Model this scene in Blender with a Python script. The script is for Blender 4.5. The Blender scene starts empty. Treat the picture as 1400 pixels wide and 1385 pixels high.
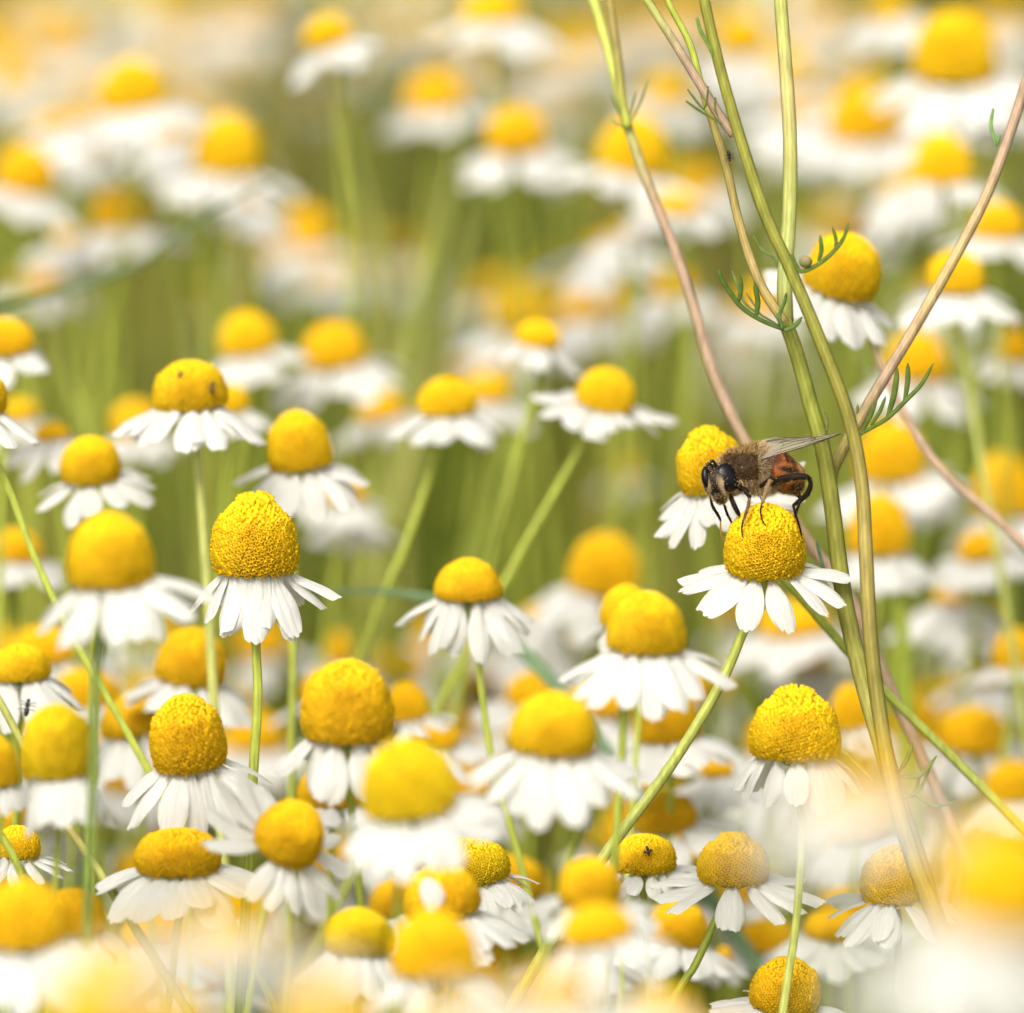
import bpy, math, random
import numpy as np
from mathutils import Vector, Matrix, Quaternion, noise as mnoise

# ------------------------------------------------------------------ camera, light, exposure
# 1 unit = 1 cm
SC = bpy.context.scene
C = SC.collection
SC.unit_settings.system = 'METRIC'
SC.unit_settings.scale_length = 0.01
R = math.radians
PITCH = 12.0
DIST = 100.0                      # distance to the plane in focus
KPX = 10.2 / 1400                 # cm per photo pixel in that plane
FWD = Vector((0, math.cos(R(PITCH)), -math.sin(R(PITCH))))
UP = Vector((0, math.sin(R(PITCH)), math.cos(R(PITCH))))
FOC = Vector((0, 0, 35.3))
CAM = FOC - FWD * DIST
cam_data = bpy.data.cameras.new('camera')
cam = bpy.data.objects.new('camera', cam_data); C.objects.link(cam)
cam.location = CAM
cam.rotation_euler = (R(90 - PITCH), 0, 0)
cam_data.sensor_width = 36; cam_data.lens = 36 / 10.2 * 100
cam_data.clip_start = 1; cam_data.clip_end = 60000
cam_data.dof.use_dof = True
cam_data.dof.focus_distance = DIST
cam_data.dof.aperture_fstop = 0.165
cam_data.dof.aperture_blades = 0
SC.camera = cam

SUN_EL, SUN_AZ = 50.0, 200.0      # azimuth the light comes from, degrees (0 = +Y, clockwise)
w = bpy.data.worlds.new('World'); SC.world = w; w.use_nodes = True
nt = w.node_tree; nt.nodes.clear()
sky = nt.nodes.new('ShaderNodeTexSky'); sky.sky_type = 'NISHITA'; sky.sun_disc = False
sky.sun_elevation = R(SUN_EL); sky.sun_rotation = R(SUN_AZ)
sky.air_density = 1.0; sky.dust_density = 6.0; sky.ozone_density = 1.0
hs = nt.nodes.new('ShaderNodeHueSaturation'); hs.inputs['Saturation'].default_value = 0.25
mx = nt.nodes.new('ShaderNodeMixRGB'); mx.blend_type = 'MULTIPLY'; mx.inputs[0].default_value = 1
mx.inputs[2].default_value = (1.0, 0.985, 0.92, 1)
bg = nt.nodes.new('ShaderNodeBackground'); bg.inputs[1].default_value = 0.15
out = nt.nodes.new('ShaderNodeOutputWorld')
nt.links.new(sky.outputs[0], hs.inputs['Color']); nt.links.new(hs.outputs[0], mx.inputs[1])
nt.links.new(mx.outputs[0], bg.inputs[0]); nt.links.new(bg.outputs[0], out.inputs[0])
sl = bpy.data.lights.new('sun', 'SUN'); sl.energy = 1.35; sl.angle = R(26); sl.color = (1.0, 0.97, 0.92)
so = bpy.data.objects.new('sun', sl); C.objects.link(so); so.location = (-50, -50, 300)
az = R(SUN_AZ)
sd = Vector((math.sin(az) * math.cos(R(SUN_EL)), math.cos(az) * math.cos(R(SUN_EL)), math.sin(R(SUN_EL))))
so.rotation_euler = sd.to_track_quat('Z', 'Y').to_euler()
vs = SC.view_settings
SC.display_settings.display_device = 'sRGB'
vs.view_transform = 'Standard'; vs.look = 'None'; vs.gamma = 1.0; vs.exposure = 0.72
SC.cycles.use_denoising = True
try: SC.cycles.denoiser = 'OPENIMAGEDENOISE'
except Exception: pass
SC.cycles.max_bounces = 8; SC.cycles.diffuse_bounces = 4; SC.cycles.transmission_bounces = 6
SC.cycles.transparent_max_bounces = 12
SC.cycles.sample_clamp_indirect = 8

# ------------------------------------------------------------------ helpers
rnd = random.Random(7)
def P(px, py, d=0.0):
    """world point seen at photo pixel px,py, standing d cm behind the plane in focus"""
    z = DIST + d; k = KPX * z / DIST
    return CAM + FWD * z + Vector((1, 0, 0)) * ((px - 700) * k) + UP * ((692.5 - py) * k)
def K(d): return KPX * (DIST + d) / DIST

def new_mesh(name, v, f, mat, col=None, smooth=True):
    me = bpy.data.meshes.new(name)
    me.from_pydata([tuple(map(float, p)) for p in v], [], [tuple(int(i) for i in q) for q in f])
    me.materials.append(mat)
    if smooth: me.polygons.foreach_set('use_smooth', [True] * len(me.polygons))
    if col is not None:
        a = me.color_attributes.new('col', 'FLOAT_COLOR', 'POINT')
        c = np.ones((len(v), 4), dtype=np.float32); c[:, :3] = np.asarray(col, dtype=np.float32)[:, :3]
        a.data.foreach_set('color', c.ravel())
    me.update()
    return me
def link(name, me, parent=None, M=None):
    o = bpy.data.objects.new(name, me); C.objects.link(o)
    if parent is not None: o.parent = parent
    if M is not None: o.matrix_local = M
    return o
def tag(o, label=None, cat=None, group=None, kind=None):
    if label: o['label'] = label
    if cat: o['category'] = cat
    if group: o['group'] = group
    if kind: o['kind'] = kind
    return o
def thing(name, loc, label, cat, group=None):
    o = bpy.data.objects.new(name, None); C.objects.link(o); o.location = loc
    o.empty_display_size = 0.3
    return tag(o, label, cat, group)

def spline(pts, n=8):
    """Catmull-Rom through pts"""
    pts = [np.array(p, dtype=float) for p in pts]
    if len(pts) == 2: return [pts[0] + (pts[1] - pts[0]) * i / n for i in range(n + 1)]
    P0 = [2 * pts[0] - pts[1]] + pts + [2 * pts[-1] - pts[-2]]
    out = []
    for i in range(1, len(P0) - 2):
        a, b, c, d = P0[i - 1], P0[i], P0[i + 1], P0[i + 2]
        for j in range(n):
            t = j / n
            out.append(0.5 * ((2 * b) + (c - a) * t + (2 * a - 5 * b + 4 * c - d) * t * t + (3 * b - a - 3 * c + d) * t ** 3))
    out.append(pts[-1])
    return out
def tube(pts, rad, sides=10, flat=1.0, ribs=0.0, flatdir=None, cap=True, col=None):
    """closed tube; rad = list per point or number; returns v, f, c (arrays)"""
    pts = [np.array(p, dtype=float) for p in pts]; n = len(pts)
    if not hasattr(rad, '__len__'): rad = [rad] * n
    T = [pts[min(i + 1, n - 1)] - pts[max(i - 1, 0)] for i in range(n)]
    T = [t / (np.linalg.norm(t) + 1e-12) for t in T]
    ref = np.array(flatdir if flatdir is not None else (0.13, -0.9, 0.2), dtype=float)
    N = ref - T[0] * ref.dot(T[0]); N /= np.linalg.norm(N) + 1e-12
    v = []; cc = []
    for i in range(n):
        N = N - T[i] * N.dot(T[i]); N /= np.linalg.norm(N) + 1e-12
        B = np.cross(T[i], N)
        for s in range(sides):
            a = 2 * math.pi * s / sides
            rr = rad[i] * (1 + (ribs if s % 2 else -ribs))
            v.append(pts[i] + B * math.cos(a) * rr + N * math.sin(a) * rr * flat)
            if col is not None: cc.append(col[i] if (s % 2 or ribs == 0) else tuple(x * 1.35 for x in col[i]))
    f = [(i * sides + s, i * sides + (s + 1) % sides, (i + 1) * sides + (s + 1) % sides, (i + 1) * sides + s) for i in range(n - 1) for s in range(sides)]
    if cap:
        f.append(tuple(range(sides))[::-1]); f.append(tuple(range((n - 1) * sides, n * sides)))
    return v, f, cc
class MB:
    def __init__(s): s.v = []; s.f = []; s.c = []
    def add(s, vfc):
        v, f, c = vfc; b = len(s.v); s.v += list(v); s.f += [tuple(i + b for i in q) for q in f]; s.c += list(c)
        return s
    def mesh(s, name, mat, off=None, smooth=True):
        v = s.v if off is None else [np.array(p) - np.array(off) for p in s.v]
        return new_mesh(name, v, s.f, mat, s.c if len(s.c) == len(s.v) else None, smooth)

# ------------------------------------------------------------------ materials
def mat(name, rough=0.6, trans=0.0, bump=0.0, bscale=40, color=None, var=0.12, vscale=3.0, spec=0.3, sss=0.0, stretch=(1, 1, 1)):
    m = bpy.data.materials.new(name); m.use_nodes = True; t = m.node_tree; t.nodes.clear()
    o = t.nodes.new('ShaderNodeOutputMaterial'); b = t.nodes.new('ShaderNodeBsdfPrincipled')
    b.inputs['Roughness'].default_value = rough; b.inputs['Specular IOR Level'].default_value = spec
    tc = t.nodes.new('ShaderNodeTexCoord')
    mp = t.nodes.new('ShaderNodeMapping'); mp.inputs['Scale'].default_value = stretch
    t.links.new(tc.outputs['Object'], mp.inputs[0])
    if color is None:
        a = t.nodes.new('ShaderNodeAttribute'); a.attribute_name = 'col'; base = a.outputs['Color']
    else:
        a = t.nodes.new('ShaderNodeRGB'); a.outputs[0].default_value = (*color, 1); base = a.outputs[0]
    nz = t.nodes.new('ShaderNodeTexNoise'); nz.inputs['Scale'].default_value = vscale; nz.inputs['Detail'].default_value = 4
    t.links.new(mp.outputs[0], nz.inputs['Vector'])
    mr = t.nodes.new('ShaderNodeMapRange'); mr.inputs['From Min'].default_value = 0.25; mr.inputs['From Max'].default_value = 0.75
    mr.inputs['To Min'].default_value = 1 - var; mr.inputs['To Max'].default_value = 1 + var
    t.links.new(nz.outputs['Fac'], mr.inputs['Value'])
    oi = t.nodes.new('ShaderNodeObjectInfo')
    mr2 = t.nodes.new('ShaderNodeMapRange'); mr2.inputs['To Min'].default_value = 1 - var * 0.6; mr2.inputs['To Max'].default_value = 1 + var * 0.3
    t.links.new(oi.outputs['Random'], mr2.inputs['Value'])
    mu = t.nodes.new('ShaderNodeMath'); mu.operation = 'MULTIPLY'
    t.links.new(mr.outputs[0], mu.inputs[0]); t.links.new(mr2.outputs[0], mu.inputs[1])
    vm = t.nodes.new('ShaderNodeVectorMath'); vm.operation = 'SCALE'
    t.links.new(base, vm.inputs[0]); t.links.new(mu.outputs[0], vm.inputs['Scale'])
    t.links.new(vm.outputs[0], b.inputs['Base Color'])
    if sss:
        b.inputs['Subsurface Weight'].default_value = sss; b.inputs['Subsurface Scale'].default_value = 0.05
    if bump:
        bn = t.nodes.new('ShaderNodeTexNoise'); bn.inputs['Scale'].default_value = bscale; bn.inputs['Detail'].default_value = 3
        t.links.new(mp.outputs[0], bn.inputs['Vector'])
        bu = t.nodes.new('ShaderNodeBump'); bu.inputs['Strength'].default_value = bump; bu.inputs['Distance'].default_value = 0.02
        t.links.new(bn.outputs['Fac'], bu.inputs['Height']); t.links.new(bu.outputs[0], b.inputs['Normal'])
    if trans:
        tr = t.nodes.new('ShaderNodeBsdfTranslucent'); t.links.new(vm.outputs[0], tr.inputs[0])
        ms = t.nodes.new('ShaderNodeMixShader'); ms.inputs[0].default_value = trans
        t.links.new(b.outputs[0], ms.inputs[1]); t.links.new(tr.outputs[0], ms.inputs[2]); t.links.new(ms.outputs[0], o.inputs[0])
    else: t.links.new(b.outputs[0], o.inputs[0])
    return m
M_PETAL = mat('petal_white', rough=0.55, trans=0.32, bump=0.8, bscale=9, color=(0.77, 0.76, 0.725), var=0.10, vscale=5, stretch=(0.5, 14, 1))
M_DISC = mat('floret_yellow', rough=0.6, var=0.10, vscale=2.2, spec=0.2, trans=0.22)
M_STEM = mat('stem_green', rough=0.55, var=0.24, vscale=22, bump=0.35, bscale=40, trans=0.12, stretch=(1, 1, 0.07))
M_LEAF = mat('leaf_green', rough=0.6, var=0.15, vscale=6, trans=0.25, spec=0.12)
M_CUP = mat('calyx_green', rough=0.6, color=(0.16, 0.2, 0.05), var=0.2, vscale=20, bump=0.3)
M_GRASS = mat('undergrowth', rough=0.75, var=0.1, vscale=0.5, trans=0.25, spec=0.08)
M_GROUND = mat('soil', rough=0.9, color=(0.10, 0.11, 0.035), var=0.5, vscale=0.15, bump=0.6, bscale=2)
G1 = (0.34, 0.38, 0.055); G2 = (0.24, 0.28, 0.035); GP = (0.41, 0.42, 0.12); PINK = (0.40, 0.275, 0.185); BRN = (0.31, 0.24, 0.07); GD = (0.13, 0.18, 0.035)

# ------------------------------------------------------------------ setting: ground and growth between the stems
S = 30000
link('ground', new_mesh('ground', [(-S, -S, 0), (S, -S, 0), (S, S, 0), (-S, S, 0)], [(0, 1, 2, 3)], M_GROUND, smooth=False))['kind'] = 'structure'

def batch_tubes(n, gen, name, m, label, cat, K5=5, sides=3, seed=1):
    rs = np.random.RandomState(seed)
    base, mid, tip, r0, r1, colr = gen(rs, n)
    t = np.linspace(0, 1, K5)[None, :, None]
    pts = base[:, None] * (1 - t) ** 2 + 2 * mid[:, None] * t * (1 - t) + tip[:, None] * t ** 2
    T = np.gradient(pts, axis=1); T /= np.linalg.norm(T, axis=2, keepdims=True) + 1e-9
    ref = rs.normal(size=(n, 1, 3)); N = ref - T * (ref * T).sum(2, keepdims=True); N /= np.linalg.norm(N, axis=2, keepdims=True) + 1e-9
    B = np.cross(T, N)
    rad = (r0[:, None] * (1 - t[:, :, 0]) + r1[:, None] * t[:, :, 0])
    vs_ = []
    for s in range(sides):
        a = 2 * math.pi * s / sides
        vs_.append(pts + (N * math.cos(a) + B * math.sin(a)) * rad[:, :, None])
    V = np.stack(vs_, axis=2).reshape(-1, 3)
    k = np.arange(K5 - 1)[:, None] * sides; s = np.arange(sides)[None]
    q = np.stack([k + s, k + (s + 1) % sides, k + sides + (s + 1) % sides, k + sides + s], -1).reshape(-1, 4)
    F = (q[None] + (np.arange(n) * K5 * sides)[:, None, None]).reshape(-1, 4)
    me = bpy.data.meshes.new(name)
    me.vertices.add(len(V)); me.vertices.foreach_set('co', V.astype(np.float32).ravel())
    me.loops.add(F.size); me.loops.foreach_set('vertex_index', F.astype(np.int32).ravel())
    me.polygons.add(len(F)); me.polygons.foreach_set('loop_start', np.arange(len(F), dtype=np.int32) * 4)
    me.update(calc_edges=True)
    me.polygons.foreach_set('use_smooth', [True] * len(F))
    a = me.color_attributes.new('col', 'FLOAT_COLOR', 'POINT')
    c = np.ones((n, K5 * sides, 4), dtype=np.float32); c[:, :, :3] = colr[:, None]
    a.data.foreach_set('color', c.ravel())
    me.materials.append(m)
    return tag(link(name, me), label, cat, kind='stuff')
def spots(rs, n, y0, y1):
    y = y0 + (y1 - y0) * rs.rand(n) ** 1.1
    dist = y + 100
    x = (rs.rand(n) - 0.5) * (8 + dist * 0.20)
    return x, y
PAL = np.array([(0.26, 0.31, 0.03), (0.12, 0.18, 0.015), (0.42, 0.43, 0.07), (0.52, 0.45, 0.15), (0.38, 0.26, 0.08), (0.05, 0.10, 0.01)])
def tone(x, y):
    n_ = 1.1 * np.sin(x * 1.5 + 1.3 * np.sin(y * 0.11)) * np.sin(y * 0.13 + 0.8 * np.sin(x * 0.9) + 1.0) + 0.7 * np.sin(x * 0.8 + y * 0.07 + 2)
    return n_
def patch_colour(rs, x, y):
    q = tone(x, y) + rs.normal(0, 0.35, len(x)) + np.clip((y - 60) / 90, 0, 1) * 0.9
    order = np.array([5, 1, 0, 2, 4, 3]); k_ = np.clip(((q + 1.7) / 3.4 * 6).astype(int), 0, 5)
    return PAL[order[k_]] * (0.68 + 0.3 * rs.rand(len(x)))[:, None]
def g_stems(rs, n):
    x, y = spots(rs, n, 3, 240)
    base = np.stack([x, y, np.zeros(n)], 1)
    h = 20 + 12.5 * rs.rand(n) - np.clip(18 - y, 0, 18) * 0.25
    tip = base + np.stack([rs.normal(0, 2.2, n) + 0.8, rs.normal(0, 1.6, n), h], 1)
    mid = (base + tip) / 2 + rs.normal(0, 0.8, (n, 3))
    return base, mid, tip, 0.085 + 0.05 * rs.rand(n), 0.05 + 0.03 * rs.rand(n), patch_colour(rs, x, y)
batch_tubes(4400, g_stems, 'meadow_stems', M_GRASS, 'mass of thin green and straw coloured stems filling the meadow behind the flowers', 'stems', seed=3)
def g_leaf(rs, n):
    nc = 420
    cx, cy = spots(rs, nc, 4, 170); cz = 6 + 19 * rs.rand(nc); tint_ = rs.choice(4, nc, p=[.38, .27, .2, .15])
    w_ = rs.randint(0, nc, n)
    x, y, z = cx[w_] + rs.normal(0, 0.8, n), cy[w_] + rs.normal(0, 0.8, n), cz[w_] + rs.normal(0, 2.0, n)
    LC = np.array([(0.045, 0.10, 0.012), (0.10, 0.18, 0.02), (0.22, 0.30, 0.04), (0.12, 0.19, 0.09)])
    base = np.stack([x, y, z], 1)
    a = rs.rand(n) * 6.283; L = 0.8 + 2.2 * rs.rand(n)
    tip = base + np.stack([np.cos(a) * L, np.sin(a) * L, L * (0.2 + 0.9 * rs.rand(n))], 1)
    mid = (base + tip) / 2 - np.array([0, 0, 0.25])
    return base, mid, tip, 0.05 + 0.05 * rs.rand(n), 0.015 * np.ones(n), LC[tint_[w_]] * (0.8 + 0.4 * rs.rand(n))[:, None]
batch_tubes(21000, g_leaf, 'feathery_foliage', M_LEAF, 'soft mass of feathery green chamomile leaves low between the stems', 'foliage', K5=4, seed=5)

# ------------------------------------------------------------------ flower pieces
def profile(s, p, base):
    """radius of the cone at height s (0..1)"""
    s = np.asarray(s, dtype=float)
    r = np.clip(1 - s ** p, 0, 1) ** 0.5
    return r * (1 - (1 - base) * np.clip(1 - s / 0.30, 0, 1) ** 2)
def sp_n(area, N): return math.sqrt(area / N) * 0.4
def disc_mesh(name, aspect, N, p=2.4, base=0.93, seed=0, crown=0.0, tint=(1, 1, 1), open_to=0.75, lump=0.03, fine=True):
    """unit radius domed head of florets, height = aspect"""
    rs = np.random.RandomState(seed)
    ss = 1 - (1 - np.linspace(0, 1, 600)) ** 1.6
    rr = profile(ss, p, base); zz = ss * aspect
    dl = np.hypot(np.diff(rr), np.diff(zz)); ar = np.concatenate([[0], np.cumsum(dl * (rr[1:] + rr[:-1]) / 2)])
    area = ar[-1] * 2 * math.pi
    ph = rs.rand(4) * 6.28
    def lumpf(th, s): return 1 + lump * (np.sin(th * 2 + ph[0] + s * 3) + 0.6 * np.sin(th * 3 + ph[1] - s * 5)) * (0.4 + s)
    V, Fc, Cl = [], [], []
    # inner dome
    nu, nv = 28, 14
    idx = np.linspace(0, 599, nv).astype(int)
    for i in idx:
        for j in range(nu):
            th = 2 * math.pi * j / nu; l = lumpf(th, ss[i])
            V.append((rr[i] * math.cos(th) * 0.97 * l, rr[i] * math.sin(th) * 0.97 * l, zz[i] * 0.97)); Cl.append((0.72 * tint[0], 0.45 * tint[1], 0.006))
    for i in range(nv - 1):
        for j in range(nu): Fc.append((i * nu + j, i * nu + (j + 1) % nu, (i + 1) * nu + (j + 1) % nu, (i + 1) * nu + j))
    Fc.append(tuple(range(nu))[::-1])
    sp = math.sqrt(area / N)
    k = np.arange(N) + 0.5
    a = np.clip((k + rs.normal(0, 0.15, N)) / N, 0.0005, 0.9995) * ar[-1]
    ii = np.clip(np.searchsorted(ar, a), 1, 598)
    th = k * 2.399963 + rs.normal(0, 0.35, N) * (1 + 2.2 * np.clip((k / N - 0.62) * 5, 0, 1)) * sp_n(area, N) / np.maximum(rr[ii], 0.15)
    s_ = ss[ii]; l = lumpf(th, s_)
    pos = np.stack([rr[ii] * np.cos(th) * l, rr[ii] * np.sin(th) * l, zz[ii]], 1)
    dr = rr[ii + 1] - rr[ii - 1]; dz = zz[ii + 1] - zz[ii - 1]; nl = np.hypot(dr, dz) + 1e-9
    nr, nz_ = dz / nl, -dr / nl
    Nn = np.stack([nr * np.cos(th), nr * np.sin(th), nz_], 1)
    Tt = np.stack([-np.sin(th), np.cos(th), np.zeros(N)], 1); Bb = np.cross(Nn, Tt)
    sd_ = 6 if fine else 4
    for q in range(N):
        s = s_[q]; op = (s < open_to + rs.normal(0, 0.04))
        r0 = sp * 0.60; hgt = sp * (0.75 + 0.35 * rs.rand())
        if crown and abs(s - crown) < 0.03: hgt *= 0.9 + 0.5 * rs.rand() ; op = True
        if not op: hgt *= 0.55; r0 *= 0.95
        f = s ** 0.8
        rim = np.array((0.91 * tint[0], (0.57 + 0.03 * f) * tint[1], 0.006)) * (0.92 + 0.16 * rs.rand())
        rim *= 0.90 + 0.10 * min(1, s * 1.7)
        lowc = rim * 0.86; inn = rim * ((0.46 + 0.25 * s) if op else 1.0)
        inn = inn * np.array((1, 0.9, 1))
        b0 = len(V); o = pos[q]; n_ = Nn[q] + rs.normal(0, 0.07, 3); ro = rs.rand() * 6.28
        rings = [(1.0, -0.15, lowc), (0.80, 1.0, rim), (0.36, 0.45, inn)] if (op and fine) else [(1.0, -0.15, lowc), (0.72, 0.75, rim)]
        for (ra, hh, cc) in rings:
            for j in range(sd_):
                an = ro + 2 * math.pi * j / sd_
                jj = 1 + (0.16 if j % 2 else -0.1) * (ra == 0.80)
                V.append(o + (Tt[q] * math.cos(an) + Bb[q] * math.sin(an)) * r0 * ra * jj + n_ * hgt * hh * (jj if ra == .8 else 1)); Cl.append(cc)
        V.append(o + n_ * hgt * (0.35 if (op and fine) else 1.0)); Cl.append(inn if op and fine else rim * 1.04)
        nrn = len(rings)
        for g in range(nrn - 1):
            for j in range(sd_): Fc.append((b0 + g * sd_ + j, b0 + g * sd_ + (j + 1) % sd_, b0 + (g + 1) * sd_ + (j + 1) % sd_, b0 + (g + 1) * sd_ + j))
        for j in range(sd_): Fc.append((b0 + (nrn - 1) * sd_ + j, b0 + (nrn - 1) * sd_ + (j + 1) % sd_, b0 + nrn * sd_))
    Cl = np.array(Cl)
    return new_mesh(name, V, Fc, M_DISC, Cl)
_disc_cache = {}
HP = {1001: 2.9, 1000: 2.7, 1003: 2.6, 1005: 1.5, 1007: 2.5, 1009: 3.0, 1013: 2.6}
def get_disc(kind, aspect, hero, seed, near=False):
    """heads out of focus share a few meshes; heads in focus get their own"""
    tints = {'y': (1, 1, 1), 'o': (1.0, 0.94, 1), 'g': (0.88, 0.97, 1), 'p': (0.98, 0.93, 1)}
    if hero: return disc_mesh('floret_head', aspect, 860, p=HP.get(seed, 2.3 + (seed % 5) * 0.12), base=0.92, seed=seed, crown=(0.955 if seed in (1001, 1003, 1007, 1017) else 0.0), tint=tints[kind], open_to=0.72, lump=0.025)
    qa = round(aspect * 4) / 4; key = (kind, qa, seed % 3, near)
    if key not in _disc_cache:
        _disc_cache[key] = disc_mesh('floret_head', qa, 760 if near else 420, p=2.1 + 0.3 * (seed % 3), base=0.93, seed=seed, tint=tints[kind], fine=near, lump=0.03)
    return _disc_cache[key]

def petal_mesh(bend, seed, nu=16, nv=11, curl=0.05):
    rs = np.random.RandomState(seed)
    a = [0.02 + 0.05 * rs.rand(), 0.02 + 0.07 * rs.rand()]; c0 = 0.28 + 0.1 * rs.rand(); skew = rs.normal(0, 0.05)
    side = rs.normal(0, 0.07); wav = rs.rand() * 6
    V = []; F = []
    for i in range(nu + 1):
        for j in range(nv):
            v = -1 + 2 * j / (nv - 1)
            tip = 1 - 0.10 * v * v - a[0] * math.exp(-((v - c0) / 0.13) ** 2) - a[1] * math.exp(-((v + c0) / 0.13) ** 2) + skew * v * 0.5
            u = i / nu
            wd = 0.5 * (0.30 + 0.70 * math.sin(min(1, u / 0.58) * math.pi / 2)) * (1 if u < 0.6 else 1 - 0.36 * ((u - 0.6) / 0.4) ** 2.2)
            x = u * (1 - u + u * tip)
            y = v * wd * 0.42 + side * u * u
            ang = R(bend) * x
            if abs(bend) > 1:
                X = math.sin(ang) / R(bend); Z = -(1 - math.cos(ang)) / R(bend)
            else: X, Z = x, 0
            gr = -curl * v * v * (1 - 0.3 * u) + 0.012 * math.cos(v * 3 * math.pi) + 0.012 * math.sin(u * 7 + wav + v)
            V.append((X + gr * math.sin(ang), y, Z + gr * math.cos(ang)))
    for i in range(nu):
        for j in range(nv - 1): F.append((i * nv + j, (i + 1) * nv + j, (i + 1) * nv + j + 1, i * nv + j + 1))
    return new_mesh('petal', V, F, M_PETAL)
PETALS = {b: [petal_mesh(b, 10 * k + b, curl=0.03 + 0.03 * k) for k in range(5)] for b in (0, 18, 38, 65)}
CURLED = petal_mesh(-150, 91, curl=0.12)
def cup_mesh():
    V = []; F = []; n = 12
    prof = [(1.0, 0.05), (0.93, -0.10), (0.66, -0.30), (0.34, -0.46), (0.16, -0.56)]
    for r, z in prof:
        for j in range(n): V.append((r * math.cos(6.2832 * j / n), r * math.sin(6.2832 * j / n), z))
    for i in range(4):
        for j in range(n): F.append((i * n + j, (i + 1) * n + j, (i + 1) * n + (j + 1) % n, i * n + (j + 1) % n))
    F.append(tuple(range(n))); F.append(tuple(range(4 * n, 5 * n))[::-1])
    return new_mesh('calyx', V, F, M_CUP)
CUP = cup_mesh()

def ground_run(pts):
    """continue a stem from its last point down to the soil"""
    a, b = Vector(pts[-2]), Vector(pts[-1]); d = (b - a).normalized()
    p = b; out_ = []; bl = 0.06
    while p.z > 0.2:
        d = (d * (1 - bl) + Vector((0, 0, -1)) * bl).normalized(); bl = min(0.45, bl + 0.08)
        if len(out_) > 2 and d.z > -0.25: d.z = -0.25; d.normalize()
        step = min(4.0, p.z / max(0.2, -d.z))
        p = p + d * step; out_.append(p.copy())
        if len(out_) > 20: break
    return list(pts) + out_
def stem_part(parent, off, pts, r_top, r_bot, cols, name='stem', sides=12, ribs=0.05, n=8, smooth_to=None):
    sp_ = spline(pts, n)
    L = len(sp_); rad = [r_top + (r_bot - r_top) * min(1, i / (L - 1) * 2.0) for i in range(L)]
    cl = []
    vis = smooth_to or L
    for i in range(L):
        t = min(1.0, i / max(1, vis - 1)) * (len(cols) - 1); k = min(int(t), len(cols) - 2) if len(cols) > 1 else 0
        fr = t - k
        a, b = np.array(cols[k]), np.array(cols[min(k + 1, len(cols) - 1)])
        cl.append(tuple((a * (1 - fr) + b * fr) * (1 + 0.06 * math.sin(i * 1.7))))
    v, f, c = tube(sp_, rad, sides=sides, ribs=ribs, col=cl)
    return link(name, MB().add((v, f, c)).mesh(name, M_STEM, off=off), parent)

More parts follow.
